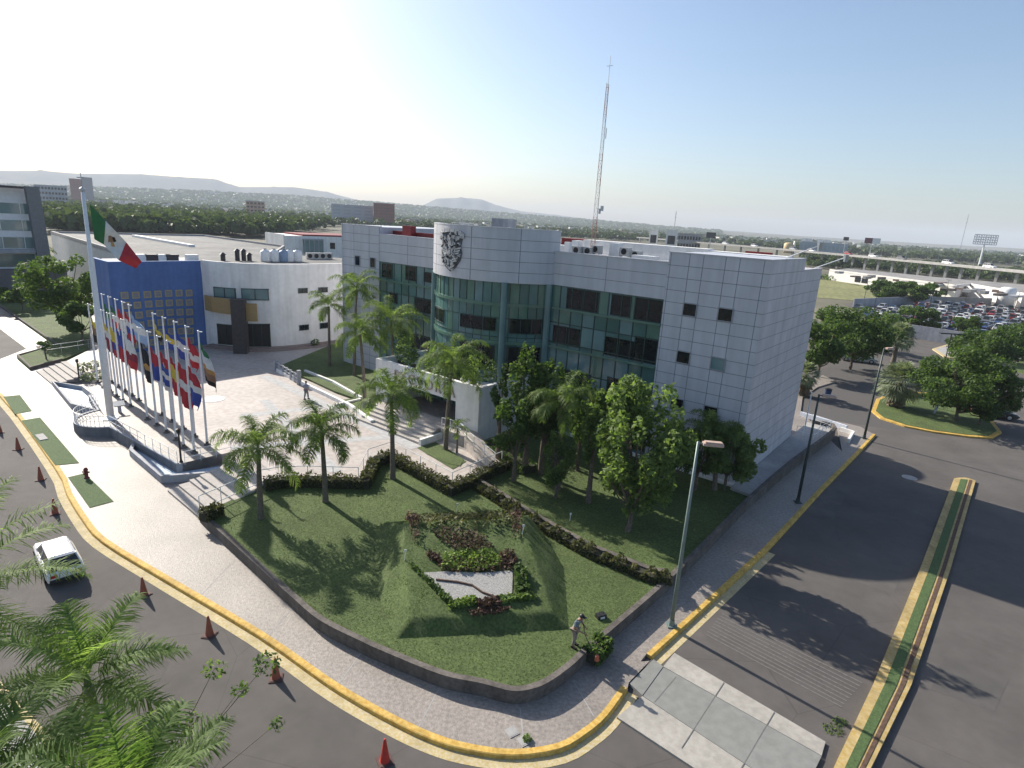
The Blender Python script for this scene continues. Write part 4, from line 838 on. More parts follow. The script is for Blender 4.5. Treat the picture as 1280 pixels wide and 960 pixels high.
# long low white building on the right
z=4.8; p1,p2=np.array(g(1037,336.5,z)),np.array(g(1196,356.5,z)); p3=np.array(g(1213,354.5,z)); p4=np.array(g(1330,375,z)); bk=[np.array(g(1330,358,z)),np.array(g(1180,345.5,z)),np.array(g(1060,334,z))]
t=thing('low_white_building','long low white building with cluttered flat roofs behind the car park','building',(*p2,0)); m=MB(); m.prism([tuple(p) for p in (p1,p2,p2+(p3-p2)*.9+np.array([3,6]),p3,p4,*bk)],-.05,4.2,0,1); m.build('walls',[mat('long_wall_render',(.62,.60,.58),.85,.05,.5),mat('long_roof',(.24,.23,.22),.9,.2,.2)],t,world=True)
m=MB(); m.sweep([tuple(p) for p in (p1,p2,p3,p4)],[(0,4.0),(0,4.9),(.5,4.9),(.5,4.0)]); m.build('parapet',MATS['long_wall_render'],t,world=True)
r=random.Random(8)
for k in range(26):
    x=r.uniform(1045,1300); q=g(x,336.5+(x-1037)*.1+r.uniform(2,9)*(.5+.5*(x>1100)),5); m=MB(); m.obox((*q,4.1),(r.uniform(2,8),r.uniform(1,2.5),r.uniform(.5,1.1)),.65); m.build('roof_unit',r.choice((concd,conc,greyw,mat('roof_brown',(.2,.15,.13),.9,.1,1))),t,world=True)
m=MB(); d=(p2-p1)/np.linalg.norm(p2-p1); n_=np.array([d[1],-d[0]]); L=np.linalg.norm(p2-p1)
for f in (.28,.34,.5,.8,.93): q=p1+d*L*f+n_*.05; m=MB(); m.obox((*q,.9),(3.2,.2,2.1),math.atan2(d[1],d[0])); m.build('window',paneg,t,world=True)
q=g(1255,383); t=thing('water_tank','white upright cylinder tank beside the far car park wall','water tank',(*q,0)); m=MB(); m.lathe([(2.3,.6),(2.3,5.6),(1.5,6.2),(0,6.3)],n=18); m.build('tank_body',whitep,t,smooth=True); m=MB(); m.box(-2,2,-2,2,0,.6); m.build('plinth',conc,t)
q=g(1265,382); t=thing('kiosk','small white gatehouse with dark windows right of the upright tank','gatehouse',(*q,0),.6); m=MB(); m.box(-3,3,-2,2,0,3.0); m.box(-3.4,3.4,-2.4,2.4,3.0,3.3); m.build('walls',white,t); m=MB(); m.box(-2.4,2.4,-2.08,-2.0,1,2.3); m.build('window',paneg,t)
m=MB(); m.sheet([g(*p) for p in ((1022,349),(1037,349),(1196,370),(1200,378),(1150,378),(1060,375),(1020,372))],.02); struct(m.build('dry_field',dryg))
for a,b,h,lab,mt in (((1066,384),(1165,379),2.4,'long grey wall between the dry field and the parked cars',greyw),((1165,379),(1238,381),2.2,'pale wall at the back of the car park',conc),((1118,419),(1245,439),2.6,'blue grey boundary wall in front of the parked cars',greyw)):
    m=MB(); m.sweep([g(*a),g(*b)],[(-.12,0),(-.12,h),(.12,h),(.12,0)]); tag(m.build('boundary_wall',mt),lab,'wall')
# parked cars
paints={'white':(.72,.72,.72),'silver':(.38,.39,.41),'grey':(.13,.135,.145),'black':(.02,.02,.022),'red':(.28,.025,.025),'blue':(.03,.06,.17),'maroon':(.10,.02,.025)}
tyre=mat('tyre_rubber',(.02,.02,.02),.85,.1,8); carglass=mat('car_glass',(.015,.02,.022),.05,.1,3,spec=.6); taill=mat('tail_lamp_red',(.40,.02,.02),.25,.1,4); headl=mat('headlamp_clear',(.6,.6,.6),.15,.05,4)
def paint(c):
    m=mat('car_paint_'+c,paints[c],.28,.03,1,spec=.6); m.node_tree.nodes['Principled BSDF'].inputs['Coat Weight'].default_value=.5; return m
def loft(m,secs,mi):
    """closed cross sections (x, [(y,z)...]) joined in order"""
    n=len(secs[0][1]); vs=[(x,y,z) for x,c in secs for y,z in c]; k=len(secs)
    m.add(vs,[(i*n+j,i*n+(j+1)%n,(i+1)*n+(j+1)%n,(i+1)*n+j) for i in range(k-1) for j in range(n)]+[tuple(range(n))[::-1],tuple(range((k-1)*n,k*n))],mi)
def car_shapes(kind):
    body,glass,roof,wheels,lights=MB(),MB(),MB(),MB(),MB(); L=4.4 if kind!='pickup' else 5.2; W_=.86 if kind!='suv' else .9
    bl=lambda zb,zt,w:[(-w*.94,zb),(w*.94,zb),(w,zb+.18),(w*.98,zt-.12),(w*.86,zt),(-w*.86,zt),(-w*.98,zt-.12),(-w,zb+.18)]
    zt=.88 if kind!='suv' else 1.0
    tail=(.85 if kind!='sedan' else .84)
    loft(body,[(-L/2,bl(.42,zt*.86,W_*.88)),(-L/2+.15,bl(.26,zt,W_*.96)),(-L/2+.9,bl(.2,zt+.03,W_)),(0,bl(.2,zt+.02,W_)),(L/2-1.3,bl(.2,zt,W_)),(L/2-.35,bl(.24,zt-.12,W_*.95)),(L/2,bl(.4,zt-.26,W_*.82))],0)
    h=1.45 if kind=='sedan' else 1.5 if kind=='hatch' else 1.72
    x0,x1,x2,x3={'sedan':(-1.75,-1.15,.25,1.0),'hatch':(-2.1,-1.7,.2,1.0),'suv':(-2.12,-1.85,.25,1.0),'pickup':(-.75,-.6,.65,1.35)}[kind]
    zb=zt-.02; w0,w1=W_*.86,W_*.66; vs=[(x0,-w0,zb),(x3,-w0,zb),(x3,w0,zb),(x0,w0,zb),(x1,-w1,h-.06),(x2,-w1,h-.06),(x2,w1,h-.06),(x1,w1,h-.06)]
    glass.add(vs,[(3,2,1,0),(0,1,5,4),(1,2,6,5),(2,3,7,6),(3,0,4,7),(4,5,6,7)],1)
    roof.add([(x1-.05,-w1-.02,h-.07),(x2+.06,-w1-.02,h-.07),(x2+.06,w1+.02,h-.07),(x1-.05,w1+.02,h-.07),(x1+.1,-w1+.12,h),(x2-.12,-w1+.12,h),(x2-.12,w1-.12,h),(x1+.1,w1-.12,h)],[(4,5,6,7),(0,1,5,4),(1,2,6,5),(2,3,7,6),(3,0,4,7),(3,2,1,0)],0)
    for y in (-1,1):      # pillars
        for a,b in (((x0,w0,zb),(x1,w1,h-.06)),((x3,w0,zb),(x2,w1,h-.06)),((-.3 if kind!='pickup' else .3,w0,zb),(-.35 if kind!='pickup' else .25,w1,h-.06))):
            roof.tube([(a[0],y*a[1],a[2]),(b[0],y*b[1],b[2])],.045,5,0)
    if kind=='pickup': roof.box(-L/2+.05,-.8,-W_*.9,-W_*.8,zt-.05,zt+.18,0); roof.box(-L/2+.05,-.8,W_*.8,W_*.9,zt-.05,zt+.18,0); roof.box(-L/2+.02,-L/2+.1,-W_*.9,W_*.9,zt-.1,zt+.18,0)
    for x in (-L/2+.85,L/2-.9):
        for y in (-1,1): 
            o=len(wheels.v); wheels.lathe([(.12,-.11),(.32,-.11),(.33,-.06),(.33,.06),(.32,.11),(.12,.11)],n=14,mi=2)
            wheels.lathe([(.2,.112),(.0,.13)],n=10,mi=3)
            for i in range(o,len(wheels.v)): a,b,c=wheels.v[i]; wheels.v[i]=(x+a,y*(W_-.1+c),.33+b)
    for y in (-1,1): lights.box(-L/2-.012,-L/2+.1,y*W_*.62-.15,y*W_*.62+.15,zt-.32,zt-.16,4); lights.box(L/2-.14,L/2-.02,y*W_*.6-.14,y*W_*.6+.14,zt-.34,zt-.24,5)
    return body,glass,roof,wheels,lights
def car_mesh(kind,c):
    M=MB()
    for b in car_shapes(kind):
        o=len(M.v); M.v+=b.v; M.f+=[tuple(i+o for i in f) for f in b.f]; M.m+=b.m
    me=bpy.data.meshes.new('parked_car'); me.from_pydata(M.v,[],M.f); me.update()
    for q in (paint(c),carglass,tyre,steel,taill,headl): me.materials.append(q)
    me.polygons.foreach_set('material_index',M.m); return me
cars={}
lot=[(1066,387),(1165,382),(1238,384),(1330,388),(1330,432),(1245,436),(1118,415),(1080,398)]
ea=np.array(g(1245,439))-np.array(g(1118,419)); ea/=np.linalg.norm(ea); eb=np.array([-ea[1],ea[0]]); org=np.array(g(1118,419)); r=random.Random(77); lotw=[g(*p) for p in lot]; nc=0
rowoff=[3.2,9.0,20.0,25.2,36,41.2,52,57.2,68,73.2,84,89.2,100]
for j,ro in enumerate(rowoff):
    for i in range(-12,70):
        q=org+eb*ro+ea*(i*2.65+r.uniform(-.15,.15))
        if not inpoly(q[0],q[1],lotw) or r.random()<.07 or nc>=270: continue
        c=r.choices(list(paints),[24,22,20,18,4,8,4])[0]; kd=r.choice(('sedan','sedan','hatch','suv','pickup'))
        if (kd,c) not in cars: cars[kd,c]=car_mesh(kd,c)
        o=bpy.data.objects.new('parked_car',cars[kd,c]); COL.objects.link(o); o.location=(*q,.0); o.rotation_euler=(0,0,math.atan2(eb[1],eb[0])+(math.pi if r.random()<.4 else 0)+r.uniform(-.03,.03))
        tag(o,f"{c} {dict(sedan='saloon',hatch='hatchback',suv='tall estate car',pickup='pickup')[kd]} parked in the crowded rows of the walled car park",'car','cars in the walled car park'); nc+=1
def single_car(px,kind,c,rz,lab):
    me=cars.get((kind,c)) or car_mesh(kind,c); t=thing('parked_car',lab,'car',(*g(*px),0),rz)
    bs=car_shapes(kind); ms=[paint(c),carglass,tyre,steel,taill,headl]
    b=MB()
    for q in (bs[0],bs[2]): o=len(b.v); b.v+=q.v; b.f+=[tuple(i+o for i in f) for f in q.f]; b.m+=q.m
    b.build('body',ms,t); bs[1].build('windows',ms,t)
    w=bs[3]; n=len(w.v)//4; fn=len(w.f)//4
    for k in range(4):
        x=MB(); x.v=w.v[k*n:(k+1)*n]; x.f=[tuple(i-k*n for i in f) for f in w.f[k*fn:(k+1)*fn]]; x.m=w.m[k*fn:(k+1)*fn]; x.build('wheel',ms,t)
    bs[4].build('lamps',ms,t); return t
single_car((1072,452),'pickup','silver',-.35,'silver pickup parked under the trees beyond the building')
single_car((1240,521),'sedan','black',-.4,'dark saloon parked in the shade behind the traffic island trees')
single_car((1218,462),'hatch','grey',-.5,'grey hatchback parked behind the island trees')
pl=single_car((85,722),'hatch','white',0,'white hatchback driving away on the left road beside the cones'); pl['label']='white hatchback on the left road under the near palm fronds'
pl.name='hatchback_car'; kd=np.array(g(67,585))-np.array(g(127,680)); pl.rotation_euler=(0,0,math.atan2(kd[1],kd[0])); pl.scale=(.92,.92,.92); p_=np.array(g(85,730))+kd/np.linalg.norm(kd)*2.0; pl.location=(*p_,0)
m=MB(); m.box(-2.225,-2.2,-.26,.26,.52,.66); m.build('number_plate',whitep,pl)
m=MB(); m.box(-2.24,-2.1,-.72,.72,.28,.48); m.build('bumper',blackm,pl)
for i,f in enumerate((.2,.27,.36,.41,.5,.58,.66,.8,.9)):
    k=f*(len(P)-1); i0=int(k); q=P[i0]+(P[i0+1]-P[i0])*(k-i0); dd=P[i0+1]-P[i0]; c=('white','white','silver','white','red','white','grey','white','white')[i]; kd_='suv'
    if (kd_,c) not in cars: cars[kd_,c]=car_mesh(kd_,c)
    o=bpy.data.objects.new('passing_car',cars[kd_,c]); COL.objects.link(o); o.location=(q[0],q[1],9.0); o.rotation_euler=(0,0,math.atan2(dd[1],dd[0])); o.scale=(1.4,1.2,1.4); tag(o,f'{c} vehicle crossing the far concrete overpass','car','vehicles on the overpass')
# air
m=MB(); m.box(-9200,9200,-320,9400,-1.2,240); hz_m=bpy.data.materials.new('haze_air'); hz_m.use_nodes=True; n=hz_m.node_tree; n.nodes.remove(n.nodes['Principled BSDF']); pv=n.nodes.new('ShaderNodeVolumePrincipled')
pv.inputs['Color'].default_value=(.80,.88,1.0,1); pv.inputs['Density'].default_value=.00014; pv.inputs['Anisotropy'].default_value=.0; n.links.new(pv.outputs[0],n.nodes['Material Output'].inputs['Volume'])
tag(m.build('haze',hz_m),kind='stuff')
# ================================================================ PLANTS
def leafcloud(blobs,n,size,rs,up=.35):
    """leaves clumped on the outer part of ellipsoid blobs [(centre, radii)]"""
    vol=np.array([b[1][0]*b[1][1]*b[1][2] for b in blobs])**(2/3); cnt=(n*vol/vol.sum()).astype(int)+6; Cs=[];Ns=[]
    for (c,rd),k in zip(blobs,cnt):
        d=rs.standard_normal((k,3)); d/=np.linalg.norm(d,axis=1)[:,None]; rr=rs.uniform(.45,1.06,k)**.6
        Cs.append(np.array(c)+d*np.array(rd)*rr[:,None]); nn_=d*.6+rs.standard_normal((k,3))*.7+np.array([0,0,up]); Ns.append(nn_/np.linalg.norm(nn_,axis=1)[:,None])
    C=np.concatenate(Cs);N=np.concatenate(Ns); return quads_at(C,N,size*rs.uniform(.6,1.25,len(C)),rs,.55)
def broadleaf(name,label,base,h,cw,th,seed,n=3500,leaf=.16,mt=None,group=None,nb=16,flat=.95,spiky=0,cat='tree',lean=(0,0),trunk_r=None,small=1.):
    nb=int(nb*1.6); n=int(n*.95)
    rs=np.random.default_rng(seed); t=thing(name,label,cat,base,0,group); ch=(h-th)/2; cz=th+ch; R=cw/2; blobs=[]
    for k in range(nb):
        d=rs.standard_normal(3); d/=np.linalg.norm(d); f=rs.uniform(.35,1.0)**.6*.88; c=np.array([lean[0]+d[0]*R*f,lean[1]+d[1]*R*f,cz+d[2]*ch*f*flat]); s=rs.uniform(.15,.32)*small
        blobs.append((c,(R*s,R*s,ch*s*(1.0 if not spiky else 1.3))))
    V=leafcloud(blobs,n,leaf,rs); arr('crown',V,np.arange(len(V)),mt or L_tree,t)
    m=MB(); r0=trunk_r or max(.07,h*.022); top=np.array([lean[0]*.6,lean[1]*.6,th+ch*.35]); mid_=np.array([lean[0]*.2+rs.normal()*.08,lean[1]*.2+rs.normal()*.08,th*.55]); m.tube([(0,0,-.05),tuple(mid_),tuple(top)],[r0*1.25,r0,r0*.7],8)
    for c,rd in blobs[:max(6,nb//2)]:
        a=mid_+(top-mid_)*rs.uniform(.3,1); b=(a+c)/2+np.array([0,0,-.1*h*rs.uniform(0,.5)]); m.tube([tuple(a),tuple(b),tuple(c)],[r0*.5,r0*.32,r0*.12],5)
    m.build('trunk',woodm,t); return t
def frond(V,base,az,el,L,droop,nl,ll,lw,rs,hang=.5,seg=2,plume=1.):
    """one feather palm frond: leaflets as short strips along a drooping midrib"""
    pts=[];tan=[]; p=np.array(base,float); e=el; st=L/14
    for i in range(15):
        pts.append(p.copy()); d=np.array([math.cos(az)*math.cos(e),math.sin(az)*math.cos(e),math.sin(e)]); tan.append(d); p=p+d*st; e-=droop/14*(0.35+1.5*i/14)
    pts=np.array(pts);tan=np.array(tan)
    for i in range(14):   # midrib
        s=np.cross(tan[i],[0,0,1.]); s/=np.linalg.norm(s)+1e-6; w=.03*(1-i/15)+.006; V+= [pts[i]-s*w,pts[i]+s*w,pts[i+1]+s*w*.9,pts[i+1]-s*w*.9]
    for k in range(nl):
        f=.14+.86*(k+rs.uniform(0,.8))/nl; x=f*13.99; i=int(x); q=pts[i]+(pts[i+1]-pts[i])*(x-i); d=tan[i]; s=np.cross(d,[0,0,1.]); s/=np.linalg.norm(s)+1e-6; u=np.cross(s,d)
        ln=ll*(math.sin(math.pi*(.12+.80*f))**.7)*rs.uniform(.8,1.1)
        for sg in (-1,1):
            o=s*sg*rs.uniform(.7,1.)+d*rs.uniform(.3,.65)+u*rs.uniform(-.25,.5)*plume; o/=np.linalg.norm(o); a=q; wv=np.cross(o,u); wv/=np.linalg.norm(wv)+1e-6; w=lw
            for sgm in range(seg):
                b=a+o*ln/seg; w2=w*(.85 if sgm<seg-1 else .15); V+=[a-wv*w,a+wv*w,b+wv*w2,b-wv*w2]; a=b; w=w2; o=o+np.array([0,0,-hang*rs.uniform(.6,1.3)]); o/=np.linalg.norm(o)
def palm(name,label,base,h,L,seed,nf=17,nl=74,group='feather palms round the building',mt=None,hang=.75,lw=.02,ll=.8,tr=.15,shaft=False,el=(-.5,1.25),lean=(0,0),droop=(1.5,2.5),trunkm=None,azs=None,plume=1.5):
    rs=np.random.default_rng(seed); t=thing(name,label,'palm tree',base,0,group); V=[]; top=np.array([lean[0],lean[1],h])
    for k in range(nf):
        e=el[0]+(el[1]-el[0])*((k+.5)/nf)**.8; az=azs[k] if azs else k*2.4+rs.uniform(-.3,.3); frond(V,top+np.array([0,0,.25*max(e,0)]),az,e,L*rs.uniform(.85,1.1),rs.uniform(*droop)*(1 if e>0 else .7),nl,ll,lw,rs,hang,3,plume)
    V=np.array(V); arr('crown',V,np.arange(len(V)),mt or L_palm,t)
    m=MB(); n=9; m.tube([(lean[0]*(i/n)**1.5,lean[1]*(i/n)**1.5,-.05+(h+.05)*i/n) for i in range(n+1)],[tr*(1.25-.5*i/n+(.12 if i==0 else 0)) for i in range(n+1)],10); m.build('trunk',trunkm or palmbark,t)
    if shaft: m=MB(); m.tube([(lean[0]*.97,lean[1]*.97,h-1.0),(lean[0],lean[1],h-.5),(lean[0],lean[1],h+.35)],[tr*.95,tr*.85,tr*.3],10); m.build('crownshaft',mat('green_crownshaft',(.12,.17,.06),.5,.15,5),t)
    return t
def px_palm(label,bx,by,bz,cx,cy,L,seed,**k):
    b=g(bx,by,bz); h=hz(cx,cy,b)-bz; q=at_range(cx,cy,math.hypot(*b)); return palm('queen_palm',label,(*b,bz),h,L,seed,lean=(q[0]-b[0],q[1]-b[1]),**k)
px_palm('queen palm on the front lawn nearest the plaza steps',326,648,LZ,323,562,2.9,1)
px_palm('queen palm in the middle of the hedge along the lawn',407,627,LZ,402,540,2.8,2)
px_palm('queen palm at the inner corner of the lawn hedge',491,598,LZ,489,495,2.9,3)
px_palm('slim queen palm before the white curved hall',412,458,1.0,411,383,3.0,4,nf=13)
px_palm('tall queen palm rising at the left end of the grey building',443,470,1.0,446,362,3.3,5)
px_palm('queen palm on the plaza grass bed before the left wing',456,500,1.0,450,418,3.2,6)
px_palm('broad bright queen palm against the left wing glass',492,490,1.0,489,405,4.2,7,nf=21)
px_palm('queen palm beside the lettered white porch',557,562,PZ,565,455,3.3,8,nf=20)
px_palm('queen palm among the garden trees right of the porch',697,612,LZ,703,505,3.0,9)
px_palm('queen palm half hidden behind the large garden tree',775,600,LZ,768,515,2.6,10,nf=13)
px_palm('drooping palm behind the near tall lamp post',893,612,LZ,892,545,2.6,12,nf=16)
b=g(571,566,PZ); palm('young_palm','small young palm in the bed at the foot of the white porch',(*b,PZ+.02),1.9,1.25,13,nf=11,nl=18,tr=.07,ll=.4,hang=.5)
# foreground royal palms
def fpalm(label,bx_by,cx,cy,L,seed,**k):
    b=bx_by; q=at_range(cx,cy,math.hypot(*b)); return palm('royal_palm',label,(*b,.15),q[2]-.15,L,seed,group='royal palms in the near kerb strip',mt=L_royal,shaft=True,lw=.02,ll=.8,nl=66,hang=.3,plume=1.1,tr=.2,trunkm=mat('royal_palm_trunk',(.26,.25,.23),.85,.15,6,.3),**k)
fpalm('royal palm with a full crown at the lower left, second from the left edge',(-12.0,14.6),103,858,2.7,21,nf=15,el=(-.35,1.3),droop=(.7,1.4))
fpalm('royal palm cut by the left edge of the photo beside the white hatchback',(-17.4,16.2),8,722,4.1,22,nf=24,el=(-.3,1.35),droop=(.7,1.3))
fpalm('royal palm at the bottom edge with only its upper fronds in view',(-8.4,10.9),285,975,2.9,23,nf=15,el=(.0,1.35),droop=(.7,1.3))
fpalm('royal palm low in the bottom left corner',(-12.9,11.9),5,965,2.3,24,nf=14,el=(-.2,1.2),droop=(.8,1.4))
# whippy sapling among the near palms
b=(-9.4,12.8); t=thing('sapling','thin sapling with tufts of leaves on bare shoots at the lower left','sapling',(*b,.15)); rs=np.random.default_rng(5); m=MB(); blobs=[]
for px,py,s in ((268,836,.16),(333,830,.2),(300,862,.13),(238,905,.17),(198,910,.28),(345,905,.12)):
    q=np.array(at_range(px,py,math.hypot(*b)+(.6 if px>250 else -.3)))-np.array([*b,.15]); m.tube([(0,0,0),(q[0]*.3,q[1]*.3,q[2]*.55),tuple(q)],[.035,.022,.008],5); blobs.append((q,(s*2.1,s*2.1,s*1.6)))
m.build('stems',woodm,t); V=leafcloud(blobs,620,.075,rs); arr('leaves',V,np.arange(len(V)),L_bush,t)
# garden trees before the building
def px_tree(name,label,bx,by,bz,topy,wpx,th_f,seed,**k):
    b=g(bx,by,bz); r_=math.hypot(*b); h=hz(bx,topy,b)-bz; slant=math.hypot(r_,CAMH-h*.6); cw=wpx*slant/F_*.97; return broadleaf(name,label,(*b,bz),h,cw,h*th_f,seed,**k)
G='garden trees before the grey building'
px_tree('garden_tree','large bushy garden tree with a forked trunk before the corner block',784,664,LZ,470,134,.08,31,n=9500,leaf=.17,mt=L_bush,group=G,nb=54,trunk_r=.14,lean=(.4,.5),small=.66,spiky=1)
px_tree('garden_tree','slender garden tree with leaves in tufts up its stem, beside the middle queen palm',694,622,LZ,536,48,.15,32,n=1300,leaf=.15,mt=L_bush,group=G,nb=12,spiky=1,small=.8)
px_tree('garden_tree','dark loose garden tree closest to the porch side wall',642,601,LZ,492,74,.3,33,n=2300,leaf=.15,mt=L_tree,group=G,nb=14)
px_tree('garden_tree','tall narrow tree rising before the drum glass',655,590,LZ,425,52,.25,34,n=2600,leaf=.16,mt=L_tree,group=G,nb=16,spiky=1)
px_tree('garden_tree','thin tree with a leaning pale stem left of the large bushy one',735,628,LZ,492,42,.35,35,n=1500,leaf=.14,mt=L_bush,group=G,nb=9,spiky=1)
px_tree('garden_tree','low dense tree by the corner of the building behind the lamp post',905,612,LZ,522,75,.15,36,n=3600,leaf=.17,mt=L_bush,group=G,nb=18)
px_tree('garden_tree','dark tree tucked between the large bushy one and the wall',840,612,LZ,520,60,.2,37,n=2500,leaf=.16,mt=L_tree,group=G,nb=14)
px_tree('garden_tree','dark tree close to the right wing glass',722,588,LZ,458,56,.2,38,n=2200,leaf=.15,mt=L_tree,group=G,nb=13,spiky=1)
px_tree('garden_tree','slim tree in front of the drum, left of the tall narrow one',622,575,PZ,455,30,.4,39,n=800,leaf=.13,mt=L_tree,group=G,nb=8)
px_tree('garden_tree','tall dark tree between the drum and the palm by the porch',676,592,LZ,440,58,.2,131,n=3600,leaf=.16,mt=L_tree,group=G,nb=20,spiky=1,small=.8)
px_tree('garden_tree','bright tree rising behind the left side of the large bushy one',757,606,LZ,468,56,.2,132,n=3000,leaf=.16,mt=L_bush,group=G,nb=18,spiky=1,small=.8)
px_tree('garden_tree','leafy tree in the shade behind the right side of the large bushy one',868,612,LZ,505,56,.12,133,n=2800,leaf=.17,mt=L_bush,group=G,nb=16,small=.8)
# shrubs and pots on the porch terrace
rs=np.random.default_rng(9)
for i in range(13):
    s=18.8+i*.9+rs.uniform(-.2,.2); d=5.9+rs.uniform(-.5,.6)+(.3 if i%2 else -.6); h=rs.uniform(1.2,2.6); x,y=W(s,d); t=thing('potted_shrub',('first','second','third','fourth','fifth','sixth','seventh','eighth','ninth','tenth','eleventh','twelfth','thirteenth')[i]+' leafy potted shrub on the white porch, counted from its right end','shrub',(x,y,4.45),0,'potted shrubs on the porch terrace')
    m=MB(); m.lathe([(.2,0),(.3,.45),(.27,.45),(.25,.38),(0,.38)],n=12); m.build('pot',mat('dark_clay_pot',(.09,.07,.06),.8,.2,5),t); V=leafcloud([((rs.normal()*.12,rs.normal()*.12,.45+h*f),(h*.3,h*.3,h*.24)) for f in (.3,.55,.8)],240,.12,rs); arr('foliage',V,np.arange(len(V)),L_bush if i%3 else L_tree,t)
# trees beyond, right side
RG='shade trees round the right roads'
def rtree(label,bx,by,topy,wpx,seed,n=3200,th=.22,nb=18,mt=None,leaf=.3,name='shade_tree'):
    return px_tree(name,label,bx,by,0.,topy,wpx*1.1,th*.45,seed,n=int(n*2),leaf=leaf*.72,mt=mt or L_tree,group=RG,nb=nb)
rtree('shade tree right behind the far corner of the grey building',1022,472,392,62,41,3600)
rtree('dark shade tree leaning over the silver pickup',1062,462,378,85,42,4800,nb=24)
rtree('rounded shade tree beside the tall fan palm left of the boundary wall',1098,440,385,58,43,3000)
rtree('shade tree whose top shows over the roof corner',1045,415,382,45,44,2000)
rtree('left of the two broad trees standing in the dry field',1108,377,349,46,45,2200,leaf=.55)
rtree('right of the two broad trees standing in the dry field',1142,381,349,46,46,2400,leaf=.55)
rtree('round dark tree among the parked cars',1143,414,381,42,47,2000,leaf=.4)
rtree('small round tree at the end of the boundary wall',1206,420,391,27,48,1400,leaf=.35)
rtree('largest tree on the near traffic island',1192,527,428,95,49,6500,nb=30,leaf=.24)
rtree('smaller tree at the right end of the traffic island',1222,532,455,60,50,3600,leaf=.22)
rtree('broad tree right of the island behind the lamp',1238,470,400,62,51,4000,nb=20)
rtree('tree by the corner lawn at the right edge',1276,452,398,60,52,3600)
rtree('low tree behind the traffic island between two taller ones',1216,450,412,44,53,2200)
# shrubs under the trees
for i,(bx,by,w,h) in enumerate(((1030,349,30,10),(1050,351,26,8),(1068,352,22,9))):
    b=g(bx,by); t=thing('shrub',('left','middle','right')[i]+' one of three low green bushes along the foot of the long white building','shrub',(*b,0),0,'bushes in the dry field'); V=leafcloud([((k*3-4,0,1),(3,2,1.4)) for k in range(4)],400,.5,rs); arr('foliage',V,np.arange(len(V)),L_tree,t); m=MB(); m.tube([(0,0,0),(0,0,1)],.15,5); m.build('stem',woodm,t)
# fan palms
def fanpalm(label,bx,by,cx,cy,R,seed,skirt=True,n=46):
    rs=np.random.default_rng(seed); b=g(bx,by,.15); h=hz(cx,cy,b)-.15; t=thing('fan_palm',label,'palm tree',(*b,.15),0,'fan palms by the right roads'); V=[]
    for k in range(n):
        e=-0.9+2.3*(k+.5)/n; az=k*2.4+rs.uniform(-.3,.3); d=np.array([math.cos(az)*math.cos(e),math.sin(az)*math.cos(e),math.sin(e)]); s=np.cross(d,[0,0,1.]); s/=np.linalg.norm(s)+1e-6; u=np.cross(s,d); hub=np.array([0,0,h])+d*R*.5
        V+=[np.array([0,0,h])-s*.03,np.array([0,0,h])+s*.03,hub+s*.02,hub-s*.02]
        for j in range(13):
            a=-1.25+2.5*j/12; o=d*math.cos(a)+s*math.sin(a)+u*.15*math.cos(a); ln=R*.58*(.75+.25*math.cos(a))*rs.uniform(.85,1.1); wv=np.cross(o,u); wv/=np.linalg.norm(wv)+1e-6; m1=hub+o*ln*.6; m2=hub+o*ln+np.array([0,0,-.25*ln]); w=.075
            V+=[hub-wv*.01,hub+wv*.01,m1+wv*w,m1-wv*w,m1-wv*w,m1+wv*w,m2+wv*.01,m2-wv*.01]
    V=np.array(V); arr('crown',V,np.arange(len(V)),L_fan,t)
    m=MB(); m.tube([(0,0,-.05),(0,0,h*.5),(0,0,h)],[.38,.3,.25],10); m.build('trunk',palmbark,t)
    if skirt:
        V=[]
        for k in range(260):
            az=rs.uniform(0,6.28); z=rs.uniform(h*.35,h-.2); o=np.array([math.cos(az),math.sin(az),0]); s=np.array([-o[1],o[0],0]); a=np.array([0,0,z])+o*.25; c=a+o*rs.uniform(.3,.8)+np.array([0,0,-rs.uniform(.6,1.2)]); V+=[a-s*.03,a+s*.03,c+s*.14,c-s*.14]
        V=np.array(V); arr('dead_skirt',V,np.arange(len(V)),leafmat('dead_frond',(.10,.075,.045),(.22,.17,.11),1,.1),t)
fanpalm('big shaggy fan palm at the left tip of the traffic island',1118,508,1130,478,2.7,61,n=60)
fanpalm('short fan palm in the shade against the far corner of the building',1003,493,1008,468,1.7,62)
fanpalm('tall fan palm at the end of the tree clump by the boundary wall',1115,458,1122,421,2.6,63,skirt=False)
# left side
px_tree('mango_tree','large glossy tree on the far left lawn before the white hall',86,412,.4,311,76,.2,71,n=6500,leaf=.26,nb=26,group='trees on the far left lawn')
px_tree('mango_tree','lower dark tree behind the flags at the edge of the far left lawn',104,428,.4,375,48,.15,72,n=2600,leaf=.24,nb=16,group='trees on the far left lawn')
px_tree('mango_tree','small round tree on the upper part of the far left lawn',28,388,.4,355,34,.2,73,n=1500,leaf=.28,nb=12,group='trees on the far left lawn')
px_tree('mango_tree','low bush shaped tree by the road behind the far left lawn',12,378,.4,360,26,.15,76,n=900,leaf=.28,nb=9,group='trees on the far left lawn')
px_tree('sapling','small thin tree standing alone at the tip of the far left lawn',58,449,.4,426,17,.5,74,n=260,leaf=.14,nb=6)
b=g(56,350); palm('queen_palm','dark small palm before the end fin of the far left office',(*b,0),hz(52,318,b),3.6,75,nf=14,nl=20,ll=1.0,lw=.08)
